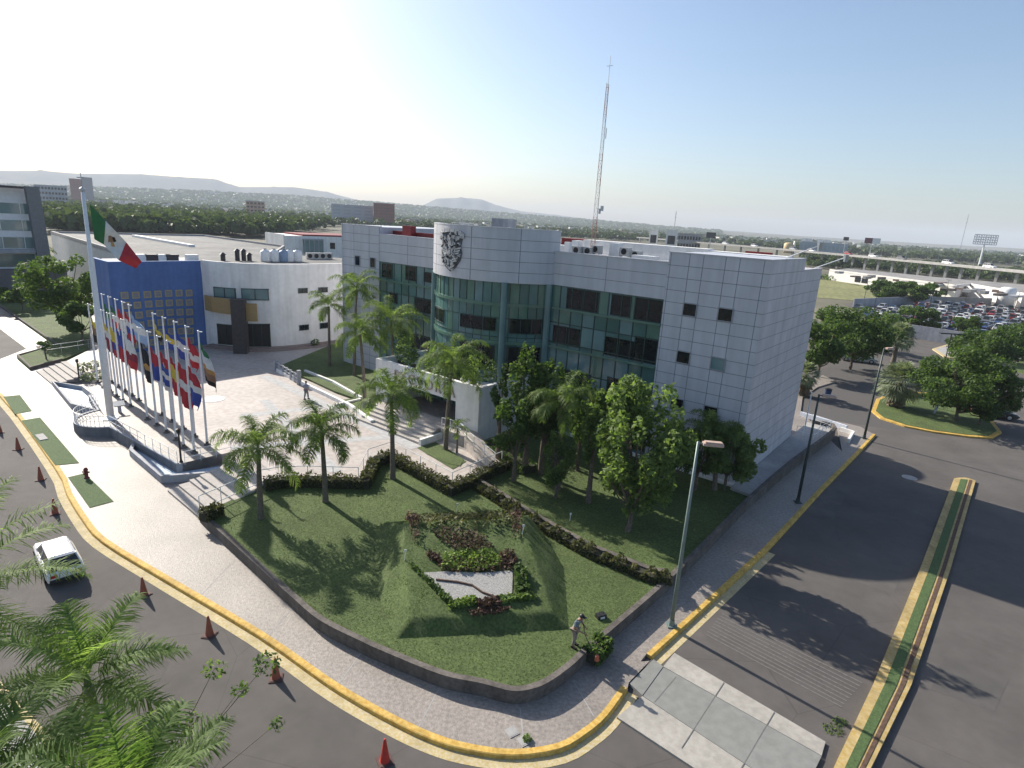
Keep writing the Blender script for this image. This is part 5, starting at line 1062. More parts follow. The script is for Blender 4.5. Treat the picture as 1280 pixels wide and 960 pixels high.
# shrubs planted against the theatre wall
for i,(px,py) in enumerate(((394,433),(105,465),(118,462),(110,478),(122,476))):
    b=g(px,py,PZ); t=thing('shrub','small grey green shrub '+('at the foot of the curved white wall','beside the left plaza steps, left of its companions','beside the left plaza steps, farthest back','beside the left plaza steps, nearest the basin','beside the left plaza steps, closest to the flagpoles')[i],'shrub',(*b,PZ),0,None if i==0 else 'shrubs beside the left plaza steps'); V=leafcloud([((0,0,.5),(.55,.55,.5))],170,.12,rs); arr('foliage',V,np.arange(len(V)),L_fan if i else L_bush,t); m=MB(); m.tube([(0,0,0),(0,0,.5)],.05,5); m.build('stem',woodm,t)
# hedges: leaves over a dark core
def hedge(label,path,w,z0,h,n,seed,mt=None,leaf=.08,name='hedge',jag=.12):
    rs=np.random.default_rng(seed); m=MB(); m.sweep(path,[(-w*.38,z0),(-w*.36,z0+h*.8),(w*.36,z0+h*.8),(w*.38,z0)]); t=thing(name,label,'hedge',(*path[0],z0)); m.build('core',mat('hedge_core',(.035,.035,.02),.95,.3,6),t,world=True)
    P=np.array(path); sl=np.linalg.norm(np.diff(P,axis=0),axis=1); cum=np.concatenate([[0],np.cumsum(sl)]); u_=rs.uniform(0,cum[-1],n); i=np.clip(np.searchsorted(cum,u_)-1,0,len(sl)-1); f=(u_-cum[i])/sl[i]; q=P[i]+(P[i+1]-P[i])*f[:,None]; d=(P[i+1]-P[i])/sl[i][:,None]; nr=np.stack([-d[:,1],d[:,0]],1)
    hh=h*(1+jag*np.sin(u_*3.1+seed)+jag*np.sin(u_*7.3)); o=rs.uniform(-1,1,n); zf=rs.uniform(0,1,n); edge=rs.random(n)<.6; o=np.where(edge,np.sign(o)*rs.uniform(.85,1.1,n),o); zf=np.where(edge,zf,rs.uniform(.85,1.1,n))
    C=np.stack([q[:,0]+nr[:,0]*o*w/2,q[:,1]+nr[:,1]*o*w/2,z0+zf*hh],1); N=rs.standard_normal((n,3)); N[:,2]+=.5; N/=np.linalg.norm(N,axis=1)[:,None]; V=quads_at(C,N,leaf*rs.uniform(.6,1.3,n),rs,.6); arr('foliage',V,np.arange(len(V)),mt or L_hedge,t,world=True); return t
hp_=offs(rail,-.55)
hedge('clipped brownish green hedge along the plaza railing above the lawn',hp_[1:9],.75,LZ-.02,.75,6500,81)
hedge('small yellow green bush at the lower end of the plaza railing',[g(254,652,LZ),g(275,641,LZ)],.7,LZ-.02,.6,700,82)
hp2=[g(*p,LZ) for p in ((598,606),(628,624),(660,645),(700,668),(740,690),(780,706),(815,720),(836,722))]
hedge('straggly low hedge along the stone kerb that divides the lawn',offs(hp2,-.45),.6,LZ-.02,.48,5200,83,jag=.3)
m=MB(); m.sweep(hp2,[(-.16,LZ-.1),(-.15,LZ+.42),(.15,LZ+.42),(.16,LZ-.1)]); tag(m.build('stone_kerb_wall',concd),'long low stone kerb wall dividing the lawn, lined by a straggly hedge','wall')
hedge('bushes in the bed at the foot of the porch side wall',[g(608,560,PZ),g(640,575,PZ),g(662,592,LZ)],1.3,LZ-.02,.7,1800,84,mt=L_tree)
hedge('bush overflowing the retaining wall beside the gardener',[g(737,818,LZ),g(757,800,LZ)],.75,.3,.55,1100,85,mt=L_bush,leaf=.09)
# floral emblem on the mound
def patch(name,label,poly,n,mt,leaf,hgt,seed,kind='stuff'):
    rs=np.random.default_rng(seed); r2=random.Random(seed); P=[gm(*p) for p in poly]; P2=[(p[0],p[1]) for p in P]; C=[]; xs=[p[0] for p in P2]; ys=[p[1] for p in P2]
    while len(C)<n:
        x,y=r2.uniform(min(xs),max(xs)),r2.uniform(min(ys),max(ys))
        if inpoly(x,y,P2): C.append((x,y))
    C=np.array(C); z=LZ+moundz(C[:,0],C[:,1])+.02+hgt*rs.uniform(.1,1,n)*(1+.35*np.sin(C[:,0]*6)*np.sin(C[:,1]*5)); N=rs.standard_normal((n,3)); N[:,2]=np.abs(N[:,2])+.6; N/=np.linalg.norm(N,axis=1)[:,None]
    V=quads_at(np.stack([C[:,0],C[:,1],z],1),N,leaf*rs.uniform(.6,1.3,n),rs,.7); o=arr(name,V,np.arange(len(V)),mt); return tag(o,label,None,None,kind)
gp=[gm(*p) for p in ((527,717),(560,715),(600,717),(641,714),(640,742),(622,748),(590,751),(563,751),(545,736))]
m=MB(); m.add([(x,y,z+.05) for x,y,z in gp]+[(x,y,z-.1) for x,y,z in gp],[tuple(range(9))[::-1],tuple(range(9,18))]+[(i,(i+1)%9,9+(i+1)%9,9+i) for i in range(9)]); tag(m.build('gravel_bed',gravel),kind='structure')
patch('maroon_ground_cover',None,[(548,712),(548,700),(640,700),(641,715),(600,717),(555,717)],700,L_maroon,.065,.2,91)
patch('lime_ground_cover',None,[(551,713),(556,693),(585,688),(615,690),(627,700),(625,711),(590,716)],1500,L_lime,.07,.2,92)
patch('maroon_ground_cover',None,[(540,668),(552,662),(600,668),(618,688),(590,692),(568,690)],800,L_maroon,.065,.3,93)
patch('lime_ground_cover',None,[(562,752),(595,749),(598,757),(575,762),(560,762)],420,L_lime,.08,.2,94)
patch('lime_ground_cover',None,[(622,747),(668,744),(670,750),(624,756)],420,L_lime,.08,.2,95)
patch('maroon_ground_cover',None,[(594,752),(622,749),(628,757),(600,764)],420,L_maroon,.08,.2,96)
patch('maroon_ground_cover',None,[(580,765),(640,760),(628,778),(590,784),(588,774),(605,770)],420,L_maroon,.06,.12,97)
patch('maroon_ground_cover',None,[(506,646),(522,645),(524,678),(514,684)],560,L_maroon,.065,.4,98)
patch('maroon_ground_cover',None,[(634,644),(650,640),(652,672),(640,672)],520,L_maroon,.065,.35,99)
patch('dark_ground_cover',None,[(520,650),(640,645),(642,658),(600,662),(524,662)],1300,L_hedge,.09,.4,100)
patch('dark_ground_cover',None,[(643,712),(656,712),(662,742),(645,744)],600,L_tree,.09,.35,101)
patch('maroon_ground_cover',None,[(532,693),(550,698),(550,706),(538,700)],200,L_maroon,.08,.25,102)
patch('maroon_ground_cover',None,[(624,692),(642,690),(648,708),(628,708)],300,L_maroon,.08,.25,103)
patch('dark_ground_cover',None,[(511,707),(516,706),(566,752),(558,755)],420,L_tree,.07,.2,104)
m=MB(); pts=[gm(*p) for p in ((545,726),(572,729),(590,733),(603,742),(620,748))]; m.tube([(x,y,z+.06) for x,y,z in pts],.06,6); tag(m.build('brown_edging',soil),'curved brown edging strip across the white gravel of the lawn emblem','edging')
for i,p in enumerate(((571,640),(506,700),(712,652),(653,668))):
    x,y,z=gm(*p); t=thing('stake','thin white marker stake '+('at the top edge of the lawn emblem','left of the white gravel','on the right flank of the grass mound','at the upper right corner of the lawn emblem')[i],'stake',(x,y,z),0,'marker stakes in the lawn emblem'); m=MB(); m.tube([(0,0,-.05),(.03,0,.55)],.018,5); m.build('shaft',whitemetal,t); m=MB(); m.box(-.03,.08,-.01,.01,.45,.58); m.build('tip',whitemetal,t)
# grass blades that fray the lawn surface
rs=np.random.default_rng(44); lp=lawnpoly; N_=110000; xs=rs.uniform(-18,17,N_); ys=rs.uniform(19,44,N_); ok=np.array([inpoly(x,y,lp) and (sd(TOPP,np.array([x]),np.array([y]))[0]>-.0 or True) for x,y in zip(xs,ys)]); xs,ys=xs[ok],ys[ok]
mz=np.maximum(moundz(xs,ys),0); a=rs.uniform(0,6.28,len(xs)); hgt=rs.uniform(.012,.03,len(xs)); c,s=np.cos(a)*.016,np.sin(a)*.016; z=LZ+mz
lx,ly=rs.normal(0,.02,len(xs)),rs.normal(0,.02,len(xs)); V=np.stack([np.stack([xs-c,ys-s,z-.01],1),np.stack([xs+c,ys+s,z-.01],1),np.stack([xs+c*.7+lx,ys+s*.7+ly,z+hgt],1),np.stack([xs-c*.7+lx,ys-s*.7+ly,z+hgt],1)],1).reshape(-1,3)
tag(arr('lawn_blades',V,np.arange(len(V)),leafmat('grass_blade',(.06,.105,.022),(.12,.175,.05),1.5,.3)),kind='stuff')
# ================================================================ FLAGS, RAILS, STREET FURNITURE, PEOPLE
# flag platform with two basins
t=thing('flag_platform','grey walled flag platform with a round bay under the tall flagpole','platform',(*PF(10,2),0))
arc=[(-31.95+2.62*math.cos(a),45.45+2.62*math.sin(a)) for a in np.linspace(R_(-62),R_(-212),22)]
fr=[PF(0,0)]+arc+[PF(20.2,0)]
m=MB(); m.prism(fr+[PF(20.2,3.0),PF(0,3.0)],.06,PZ+.03,0,1); m.build('terrace',[greyw,pave],t,world=True)
m=MB(); m.sweep(fr,[(0,.1),(0,PZ+.1),(-.22,PZ+.1),(-.22,.1)]); m.build('front_wall',greyw,t,world=True)
def basin(lab,path,poly):
    t=thing('basin',lab,'basin',(*path[0],SW)); m=MB(); m.sweep(path,[(-.12,.1),(-.12,.66),(.12,.66),(.12,.1)]); m.build('basin_wall',greyw,t,world=True)
    m=MB(); m.prism(poly,.1,.3); m.build('basin_floor',mat('basin_blue',(.33,.43,.55),.5,.08,2),t,world=True)
R0=g(164,564,.5); R1=g(203,597,.5); R2=(-19.5,36.95); R3=(-17.7,40.4)
basin('empty pale blue basin on the right of the flag platform',[PF(7.6,-.1),R0,R1,R2,R3],[PF(7.6,0),R0,R1,R2,R3,PF(-1.2,4),PF(0,0)])
L0=g(66,478.5,.5); L1=g(91,511,.15)
basin('empty pale blue basin on the left of the flag platform',[PF(22.5,1.6),L0,L1,PF(15.6,-.1)],[PF(22.5,1.6),L0,L1,PF(15.6,0),PF(20.2,0)])
def railing(label,path,z,h,sp,name='railing',mt=whitemetal,rails=(1,.5),r=.028,zs=None):
    t=thing(name,label,'railing',(*path[0],z)); zf=zs or [z]*len(path); m=MB()
    for f in rails: m.tube([(p[0],p[1],zz+h*f) for p,zz in zip(path,zf)],r,6)
    m.build('rails',mt,t,world=True); P=np.array(path)
    for i in range(len(P)-1):
        L=np.linalg.norm(P[i+1]-P[i]); n=max(1,round(L/sp))
        for k in range(n+(i==len(P)-2)): q=P[i]+(P[i+1]-P[i])*k/n; zz=zf[i]+(zf[i+1]-zf[i])*k/n; m=MB(); m.tube([(q[0],q[1],zz-.05),(q[0],q[1],zz+h)],r,6); m.build('post',mt,t,world=True)
    return t
railing('white metal railing along the hedge between the plaza and the lawn',rail,PZ,1.0,1.7,rails=(1,.15))
rp=[(p[0]+(fr[0][0]-p[0])*0,p[1]) for p in offs(fr,-.12)]; railing('thin white railing round the bay and edge of the flag platform',rp[:],PZ+.08,.85,1.2,r=.02)
railing('thin white railing at the end of the plaza above the right basin',[PF(-.2,.5),PF(-.2,3.6),(-17.0,38.2)],PZ,.9,1.2,r=.02)
railing('grey metal railing beside the left plaza steps',[g(56,446,.6),g(98,437,PZ),g(124,432,PZ)],PZ,.95,1.4,mt=steel)
railing('white railing up the sloping walkway to the porch',[W(18.6,8.9),W(16.2,9.8),g(618,582,PZ)],PZ,1.0,1.5,zs=[1.7,1.4,PZ],rails=(1,.5))
railing('white railing across the entrance beside the porch',[W(20.2,9.2),W(18.6,8.9)],1.7,1.0,1.0)
railing('white rails on the terrace at the far end of the right wall',[W(-.3,-14.9),W(-1.75,-14.9),W(-2.15,-19.3),W(-.4,-19.9)],.9,.9,1.2,r=.022)
# tall flagpole and flag
fp=g(138.7,523.7,PZ); t=thing('tall_flagpole','tall thick white flagpole rising from the round bay of the flag platform','flagpole',(*fp,PZ)); hh=hz(102,240,fp)-PZ
m=MB(); m.tube([(0,0,.25),(0,0,hh*.38),(0,0,hh*.39),(0,0,hh*.72),(0,0,hh*.73),(0,0,hh)],[.26,.25,.2,.19,.14,.12],14); m.build('pole',whitemetal,t,smooth=True)
m=MB(); m.lathe([(.55,0),(.55,.1),(.3,.14),(.3,.3),(0,.3)],n=18); m.build('base_plate',whitemetal,t); m=MB(); m.lathe([(.02,0),(.2,.12),(.2,.25),(.02,.38)],(0,0,hh),12); m.tube([(0,0,hh+.3),(0,0,hh+1.3)],.03,5); m.tube([(-.3,0,hh+1.0),(.3,0,hh+1.0)],.03,5); m.build('finial',steel,t)
fm={k:mat('flag_'+k,c,.75,.06,3) for k,c in dict(green=(.035,.15,.05),white=(.62,.62,.60),red=(.42,.03,.04),yellow=(.58,.45,.06),blue=(.04,.07,.30),black=(.02,.02,.022),sky=(.30,.42,.60),brown=(.25,.15,.09),orange=(.45,.25,.08),maroon=(.22,.03,.05)).items()}
def cloth(name,label,grid,cols,base,group=None,marks=(),pole=None):
    """flag sheet: grid of points (rows down the hoist, columns to the fly); cols picks a material per cell"""
    t=thing(name,label,'flag',base,0,group); rows=len(grid); n=len(grid[0]); keys=sorted({c for r in cols for c in r}); m=MB(); vs=[p for r in grid for p in r]
    for i in range(rows-1):
        for j in range(n-1): m.add([grid[i][j],grid[i+1][j],grid[i+1][j+1],grid[i][j+1]],[(0,1,2,3)],keys.index(cols[i][j]))
    o=m.build('cloth',[fm[k] for k in keys],t,smooth=True)
    me=o.data; import bmesh; bm=bmesh.new(); bm.from_mesh(me); bmesh.ops.remove_doubles(bm,verts=bm.verts,dist=.0005); bm.to_mesh(me); bm.free()
    if marks:
        m=MB(); ks=sorted({k[2] for k in marks})
        for i,j,k,s in marks:
            p=np.array(grid[i][j]); a=np.array(grid[min(i+1,rows-1)][j])-np.array(grid[max(i-1,0)][j]); b=np.array(grid[i][min(j+1,n-1)])-np.array(grid[i][max(j-1,0)]); a/=np.linalg.norm(a); b/=np.linalg.norm(b); nrm=np.cross(a,b); nrm/=np.linalg.norm(nrm)
            for sg in (-1,1):
                q=p+nrm*.035*sg; pts=[q+(a*math.cos(w)+b*math.sin(w))*s*(.8+.3*(w_%2)) for w_,w in enumerate(np.linspace(0,2*math.pi,11)[:-1])]; m.add(pts,[tuple(range(10)) if sg<0 else tuple(range(9,-1,-1))],ks.index(k))
        m.build('emblem',[fm[k] for k in ks],t)
    return t
# the tall flag: pinned at the hoist and dropping towards the lower right
def fpt(px,py,dr=0.): x,y,z=at_range(px,py,math.hypot(*fp)+dr); return np.array([x-fp[0],y-fp[1],z-PZ])
top=[fpt(112,254),fpt(132,276),fpt(158,303),fpt(177,327)]; bot=[fpt(118,299),fpt(130,306),fpt(148,325),fpt(170,336)]
def lerp_path(P,f): x=f*(len(P)-1); i=min(int(x),len(P)-2); return P[i]+(P[i+1]-P[i])*(x-i)
gr=[]; NR,NC=9,24
vdir=np.array([fp[0],fp[1],0])/math.hypot(*fp)
for i in range(NR):
    row=[]
    for j in range(NC+1):
        f=j/NC; a=lerp_path(top,f); b=lerp_path(bot,f); p=a+(b-a)*(i/(NR-1)); p=p+vdir*(.22*math.sin(f*11+i*.5)*min(1,f*3)+.12*math.sin(f*23-i*.9)*f); row.append(tuple(p))
    gr.append(row)
cols=[['green' if j<NC/3 else 'white' if j<2*NC/3 else 'red' for j in range(NC)] for i in range(NR-1)]
cloth('flag','large green white and red flag with a brown emblem flying from the tall pole','' or gr,cols,(*fp,PZ),None,[(4,11,'brown',.42),(3,12,'black',.2),(5,12,'orange',.25)])
# two rows of smaller poles
front_s=[(-22.15,39.34),(-23.31,40.12),(-24.6,41.45),(-26.1,42.8),(-27.62,44.15),(-29.09,45.35),(-32.23,48.22),(-33.62,49.4),(-35.0,50.64),(-36.3,51.8),(-37.8,53.1),(-39.29,54.44)]
back_s=[(-22.02,40.9),(-23.7,42.35),(-25.35,43.8),(-27.0,45.2),(-28.6,46.6),(-32.58,49.9),(-33.9,51.1),(-35.3,52.3),(-36.7,53.5),(-38.1,54.7)]
FD=np.array(PF(1,0))-np.array(PF(0,0))     # along the row, leftwards
desc=[ # (row, index, words, vertical list of bands from the outer edge as it hangs, length, marks, slant)
 ('b',0,'brown white and pale green',['green','white','white','orange','brown','black'],3.2,(),1.3),('f',0,'red white and dark blue',['red','red','white','blue','blue'],3.0,(),.25),('f',1,'deep red with a white middle',['red','red','white','red','red'],3.6,(),.25),
 ('b',1,'red over white',['red','red','white','red'],2.4,(),.3),('f',2,'yellow between red',['red','yellow','yellow','red','red'],3.1,(),.15),('f',3,'blue white and red with a star',['red','red','blue','white','blue','white'],3.2,((2,1,'white',.2),),.2),('f',4,'plain red and blue',['red','red','blue','blue'],2.8,(),.25),
 ('b',2,'dark blue with a white band',['blue','white','blue'],2.2,(),.2),('b',3,'blue and yellow',['blue','yellow','blue'],1.8,(),.2),('f',5,'black with a golden emblem',['black','black','black','black'],3.4,((6,2,'orange',.32),),.9),('b',4,'yellow and black',['yellow','black'],1.4,(),.2),
 ('b',5,'sky blue white and sky blue',['sky','white','sky'],2.6,(),.75),('f',6,'white red and dark red',['white','white','maroon','red'],3.2,(),.6),('b',6,'red white and blue with a thin white edge',['red','white','blue','red'],2.8,(),.4),('f',7,'blue and bright red',['blue','blue','red','red'],3.0,(),.4),('f',8,'yellow blue and red',['yellow','yellow','blue','red'],3.0,(),.45),
 ('b',7,'red and white',['red','white'],2.2,(),.3),('f',9,'pale yellow white and maroon',['yellow','white','maroon','maroon'],2.8,(),.3),('b',8,'green white and red',['green','white','red'],2.2,(),.3),('f',10,'white and blue',['white','blue','white'],2.6,(),.2),('b',9,'plain green',['green','green'],1.6,(),.2),('f',11,'yellow brown and black',['yellow','brown','black'],2.6,(),.25)]
proto=None
for row,i,words,bands,ln,marks,slant in desc:
    P_=(front_s if row=='f' else back_s)[i]; H_=7.45 if row=='f' else 8.4
    nm=f'{"front" if row=="f" else "back"} row flagpole with the {words} flag'
    t=thing('flagpole',nm,'flagpole',(*P_,PZ),0,'flagpoles in two rows on the platform'); m=MB(); m.tube([(0,0,.1),(0,0,H_*.55),(0,0,H_)],[.085,.075,.05],8); m.build('pole',whitemetal,t)
    m=MB(); m.lathe([(.24,0),(.24,.08),(.11,.12),(.11,.3),(0,.3)],n=10); m.build('foot',concd,t); m=MB(); m.box(-.04,.28,-.035,.035,H_,H_+.07); m.lathe([(.06,H_),(.06,H_+.12),(0,H_+.14)],n=8); m.build('pulley_arm',whitemetal,t)
    rs=np.random.default_rng(len(words)*7+i); nr,nc=16,9; gr=[]; dirv=np.array([.96,-.28]); az0=rs.uniform(-.35,.35); dirv=np.array([dirv[0]*math.cos(az0)-dirv[1]*math.sin(az0),dirv[0]*math.sin(az0)+dirv[1]*math.cos(az0)]); nrm=np.array([-dirv[1],dirv[0]])
    zt=H_-.55-(.5 if row=='f' else .15); wdt=.75+.15*rs.random()
    for a in range(nr):
        fz=a/(nr-1); r_=[]
        for b in range(nc):
            fx=b/(nc-1); out=wdt*fx*(.45+.75*math.sin(math.pi*min(fz*.9+.1,1))*.9)+slant*fz*(.25+.75*fx); fold=.13*math.sin(fx*9+rs.uniform(-.1,.1)+fz*2)*min(1,fx*3); z=zt-ln*fz*(.84+.16*fx)-.75*fx*(1-fz*.8)
            r_.append((dirv[0]*(.1+out)+nrm[0]*fold,dirv[1]*(.1+out)+nrm[1]*fold,z))
        gr.append(r_)
    cols=[[bands[min(int(a/(nr-1)*len(bands)+(.35*b/nc)),len(bands)-1)] for b in range(nc-1)] for a in range(nr-1)]
    cloth('flag',f'limp {words} flag, {"front" if row=="f" else "back"} pole row',gr,cols,(*P_,PZ),'limp flags on the platform poles',[(mk[0]+2,mk[1]+2,mk[2],mk[3]) for mk in marks])
# lecterns and bollard lamps by the platform
q=g(150,516,PZ); t=thing('plaque_stand','small grey plaque stand at the foot of the tall flagpole','plaque',(*q,PZ),.7); m=MB(); m.box(-.12,.12,-.1,.1,0,.7); m.build('stand',greyw,t); m=MB(); m.add([(-.4,-.3,.7),(.4,-.3,.7),(.4,.3,.95),(-.4,.3,.95),(-.4,-.3,.62),(.4,-.3,.62),(.4,.3,.87),(-.4,.3,.87)],[(0,1,2,3),(7,6,5,4),(0,4,5,1),(1,5,6,2),(2,6,7,3),(3,7,4,0)]); m.build('plaque',steel,t)
for (px,py,ty,lab) in ((226.5,578,536,'black post lamp at the right end of the flag platform'),(99,473,449,'black post lamp near the left plaza steps')):
    b=g(px,py,PZ); t=thing('post_lamp',lab,'lamp post',(*b,PZ)); h=max(1.6,hz(px-3,ty,b)-PZ); m=MB(); m.tube([(0,0,0),(0,0,.2),(0,0,h-.35)],[.14,.07,.06],8); m.build('post',blackm,t); m=MB(); m.lathe([(.07,h-.35),(.13,h-.25),(.13,h-.05),(.16,h-.02),(0,h+.06)],n=10); m.build('lantern',blackm,t)
# street lamps along the right pavement
def street_lamp(label,bx,by,tx,ty,arm,mt=greenpole):
    b=g(bx,by,SW); h=hz(tx,ty,b)-SW; t=thing('street_lamp',label,'street lamp',(*b,SW),0,'street lamps along the right pavement'); m=MB(); m.tube([(0,0,.1),(0,0,h*.5),(0,0,h)],[.11,.085,.06],10); m.build('pole',mt,t,smooth=True)
    m=MB(); m.box(-.22,.22,-.22,.22,-.01,.06); m.tube([(0,0,.06),(0,0,.35)],[.16,.12],10); m.build('base_plate',mt,t); d=np.array(arm)/np.linalg.norm(arm)
    m=MB(); rz=math.atan2(d[1],d[0]); c=d*.62; m.obox((c[0],c[1],h-.12),(.85,.32,.12),rz,0); m.obox((c[0],c[1],h-.0),(.7,.24,.06),rz,0); m.build('lamp_head',lamp_head,t); m=MB(); m.tube([(0,0,h-.06),(d[0]*.25,d[1]*.25,h-.06)],.035,6); m.build('arm',mt,t)
street_lamp('nearest tall street lamp with a reddish head at the crosswalk end of the pavement',839,782,872,552,(1,-.1))
street_lamp('middle street lamp before the side of the grey building',997,628,1018,492,(1,-.3),mat('dark_green_pole',(.03,.05,.05),.45,.1,4))
street_lamp('far street lamp at the corner of the right pavement',1080,548,1103,435,(1,.3),MATS['dark_green_pole'])
q=g(1004,545,.9); t=thing('sign_post','thin white sign post at the end of the grey building','post',(*q,.5)); h=hz(1014,491,q)-.5; m=MB(); m.tube([(0,0,0),(0,0,h)],.05,8); m.build('post',whitemetal,t); m=MB(); m.lathe([(.08,h),(.08,h+.05),(0,h+.07)],n=8); m.build('cap',whitemetal,t)
def kerbwall(label,pts,h,mts,w=.2,z=.1):
    m=MB(); m.sweep([g(*p,.2) for p in pts],[(-w/2,z),(-w/2,z+h),(w/2,z+h),(w/2,z)]); tag(m.build('ramp_wall',mts),label,'wall')
kerbwall('white and blue painted low wall of the ramp behind the building end',((1000,519),(1040,531),(1058,537)),.5,mat('ramp_white',(.62,.66,.74),.6,.06,3)); kerbwall('pale low wall closing the far end of the ramp',((1060,553),(1066,543),(1050,538)),.45,white)
b=g(1034,496,.1); t=thing('rubbish_bin','blue and black rubbish bin in the shade beyond the building','bin',(*b,.1)); m=MB(); m.lathe([(.3,0),(.38,.9),(0,.9)],n=12); m.build('body',mat('bin_blue',(.03,.06,.16),.5,.1,4),t); m=MB(); m.lathe([(.4,.9),(.4,.96),(.15,1.05),(0,1.06)],n=12); m.build('lid',blackm,t)
b=g(1168,517,.15); t=thing('sign_board','blue and white slanted board on the traffic island','sign',(*b,.15),.4); m=MB(); m.add([(-.1,0,0),(.1,0,0),(1.3,.3,1.6),(1.0,.3,1.6),(-.1,.08,0),(.1,.08,0),(1.3,.38,1.6),(1.0,.38,1.6)],[(0,1,2,3),(7,6,5,4),(0,4,5,1),(1,5,6,2),(2,6,7,3),(3,7,4,0)]); m.build('board',mat('board_blue',(.35,.45,.62),.5,.1,2),t); m=MB(); m.tube([(.6,.45,0),(.6,.4,1.2)],.04,6); m.build('prop',steel,t)
# traffic cones
cone_m=mat('cone_orange',(.30,.085,.05),.6,.12,6); 
cp=[(23,562),(51,600),(69,642),(0,541),(180,744),(262,794),(345,848),(481,952)]
pl_=['cone beside the second grass strip on the left road','cone next to the lowest grass strip on the left road','cone just ahead of the white hatchback','cone at the left edge of the photo near the uppermost grass strip','cone right of the white hatchback','cone midway along the bend of the yellow kerb','cone among the sapling shoots at the lower left','cone at the bottom edge beside the yellow kerb']
for i,p in enumerate(cp):
    b=g(*p); t=thing('traffic_cone','faded orange '+pl_[i],'traffic cone',(*b,0),.3*i,'traffic cones along the left road'); m=MB(); m.lathe([(.2,.04),(.17,.06),(.045,.93),(.03,.96),(0,.965)],n=14); m.build('cone',cone_m if i<7 else mat('cone_red',(.5,.045,.03),.6,.1,6),t,smooth=False); m=MB(); m.obox((0,0,0),(.5,.5,.04),0); m.obox((0,0,.04),(.42,.42,.015),0); m.build('base',mat('cone_base',(.10,.05,.045),.8,.1,6),t)
b=g(108.5,598,SW); t=thing('fire_hydrant','small dark red hydrant at the edge of the lowest grass strip','hydrant',(*b,SW)); m=MB(); m.lathe([(.17,0),(.17,.06),(.11,.1),(.11,.55),(.14,.58),(.14,.63),(.08,.74),(0,.77)],n=12); m.build('barrel',mat('hydrant_red',(.16,.03,.03),.5,.1,5),t,smooth=True); m=MB(); m.tube([(-.22,0,.45),(.22,0,.45)],.06,8); m.tube([(0,-.2,.4),(0,0,.4)],.07,8); m.build('outlets',MATS['hydrant_red'],t)
# people
skin=mat('skin',(.28,.16,.10),.6,.06,5); hair=mat('dark_hair',(.02,.015,.012),.6,.1,10)
def grow(name,joints,edges,parent,mt,sub=1):
    me=bpy.data.meshes.new(name); me.from_pydata([j[0] for j in joints],edges,[]); me.update(); o=bpy.data.objects.new(name,me); COL.objects.link(o)
    sk=o.modifiers.new('skin','SKIN'); ss=o.modifiers.new('sub','SUBSURF'); ss.levels=sub; ss.render_levels=sub
    for i,j in enumerate(joints): r=j[1]; o.data.skin_vertices[0].data[i].radius=(r,r) if not hasattr(r,'__len__') else r
    o.data.skin_vertices[0].data[0].use_root=True
    dg=bpy.context.evaluated_depsgraph_get(); dg.update(); m2=bpy.data.meshes.new_from_object(o.evaluated_get(dg)); bpy.data.objects.remove(o); m2.materials.clear(); m2.materials.append(mt); m2.polygons.foreach_set('use_smooth',[True]*len(m2.polygons)); return link(name,m2,parent)
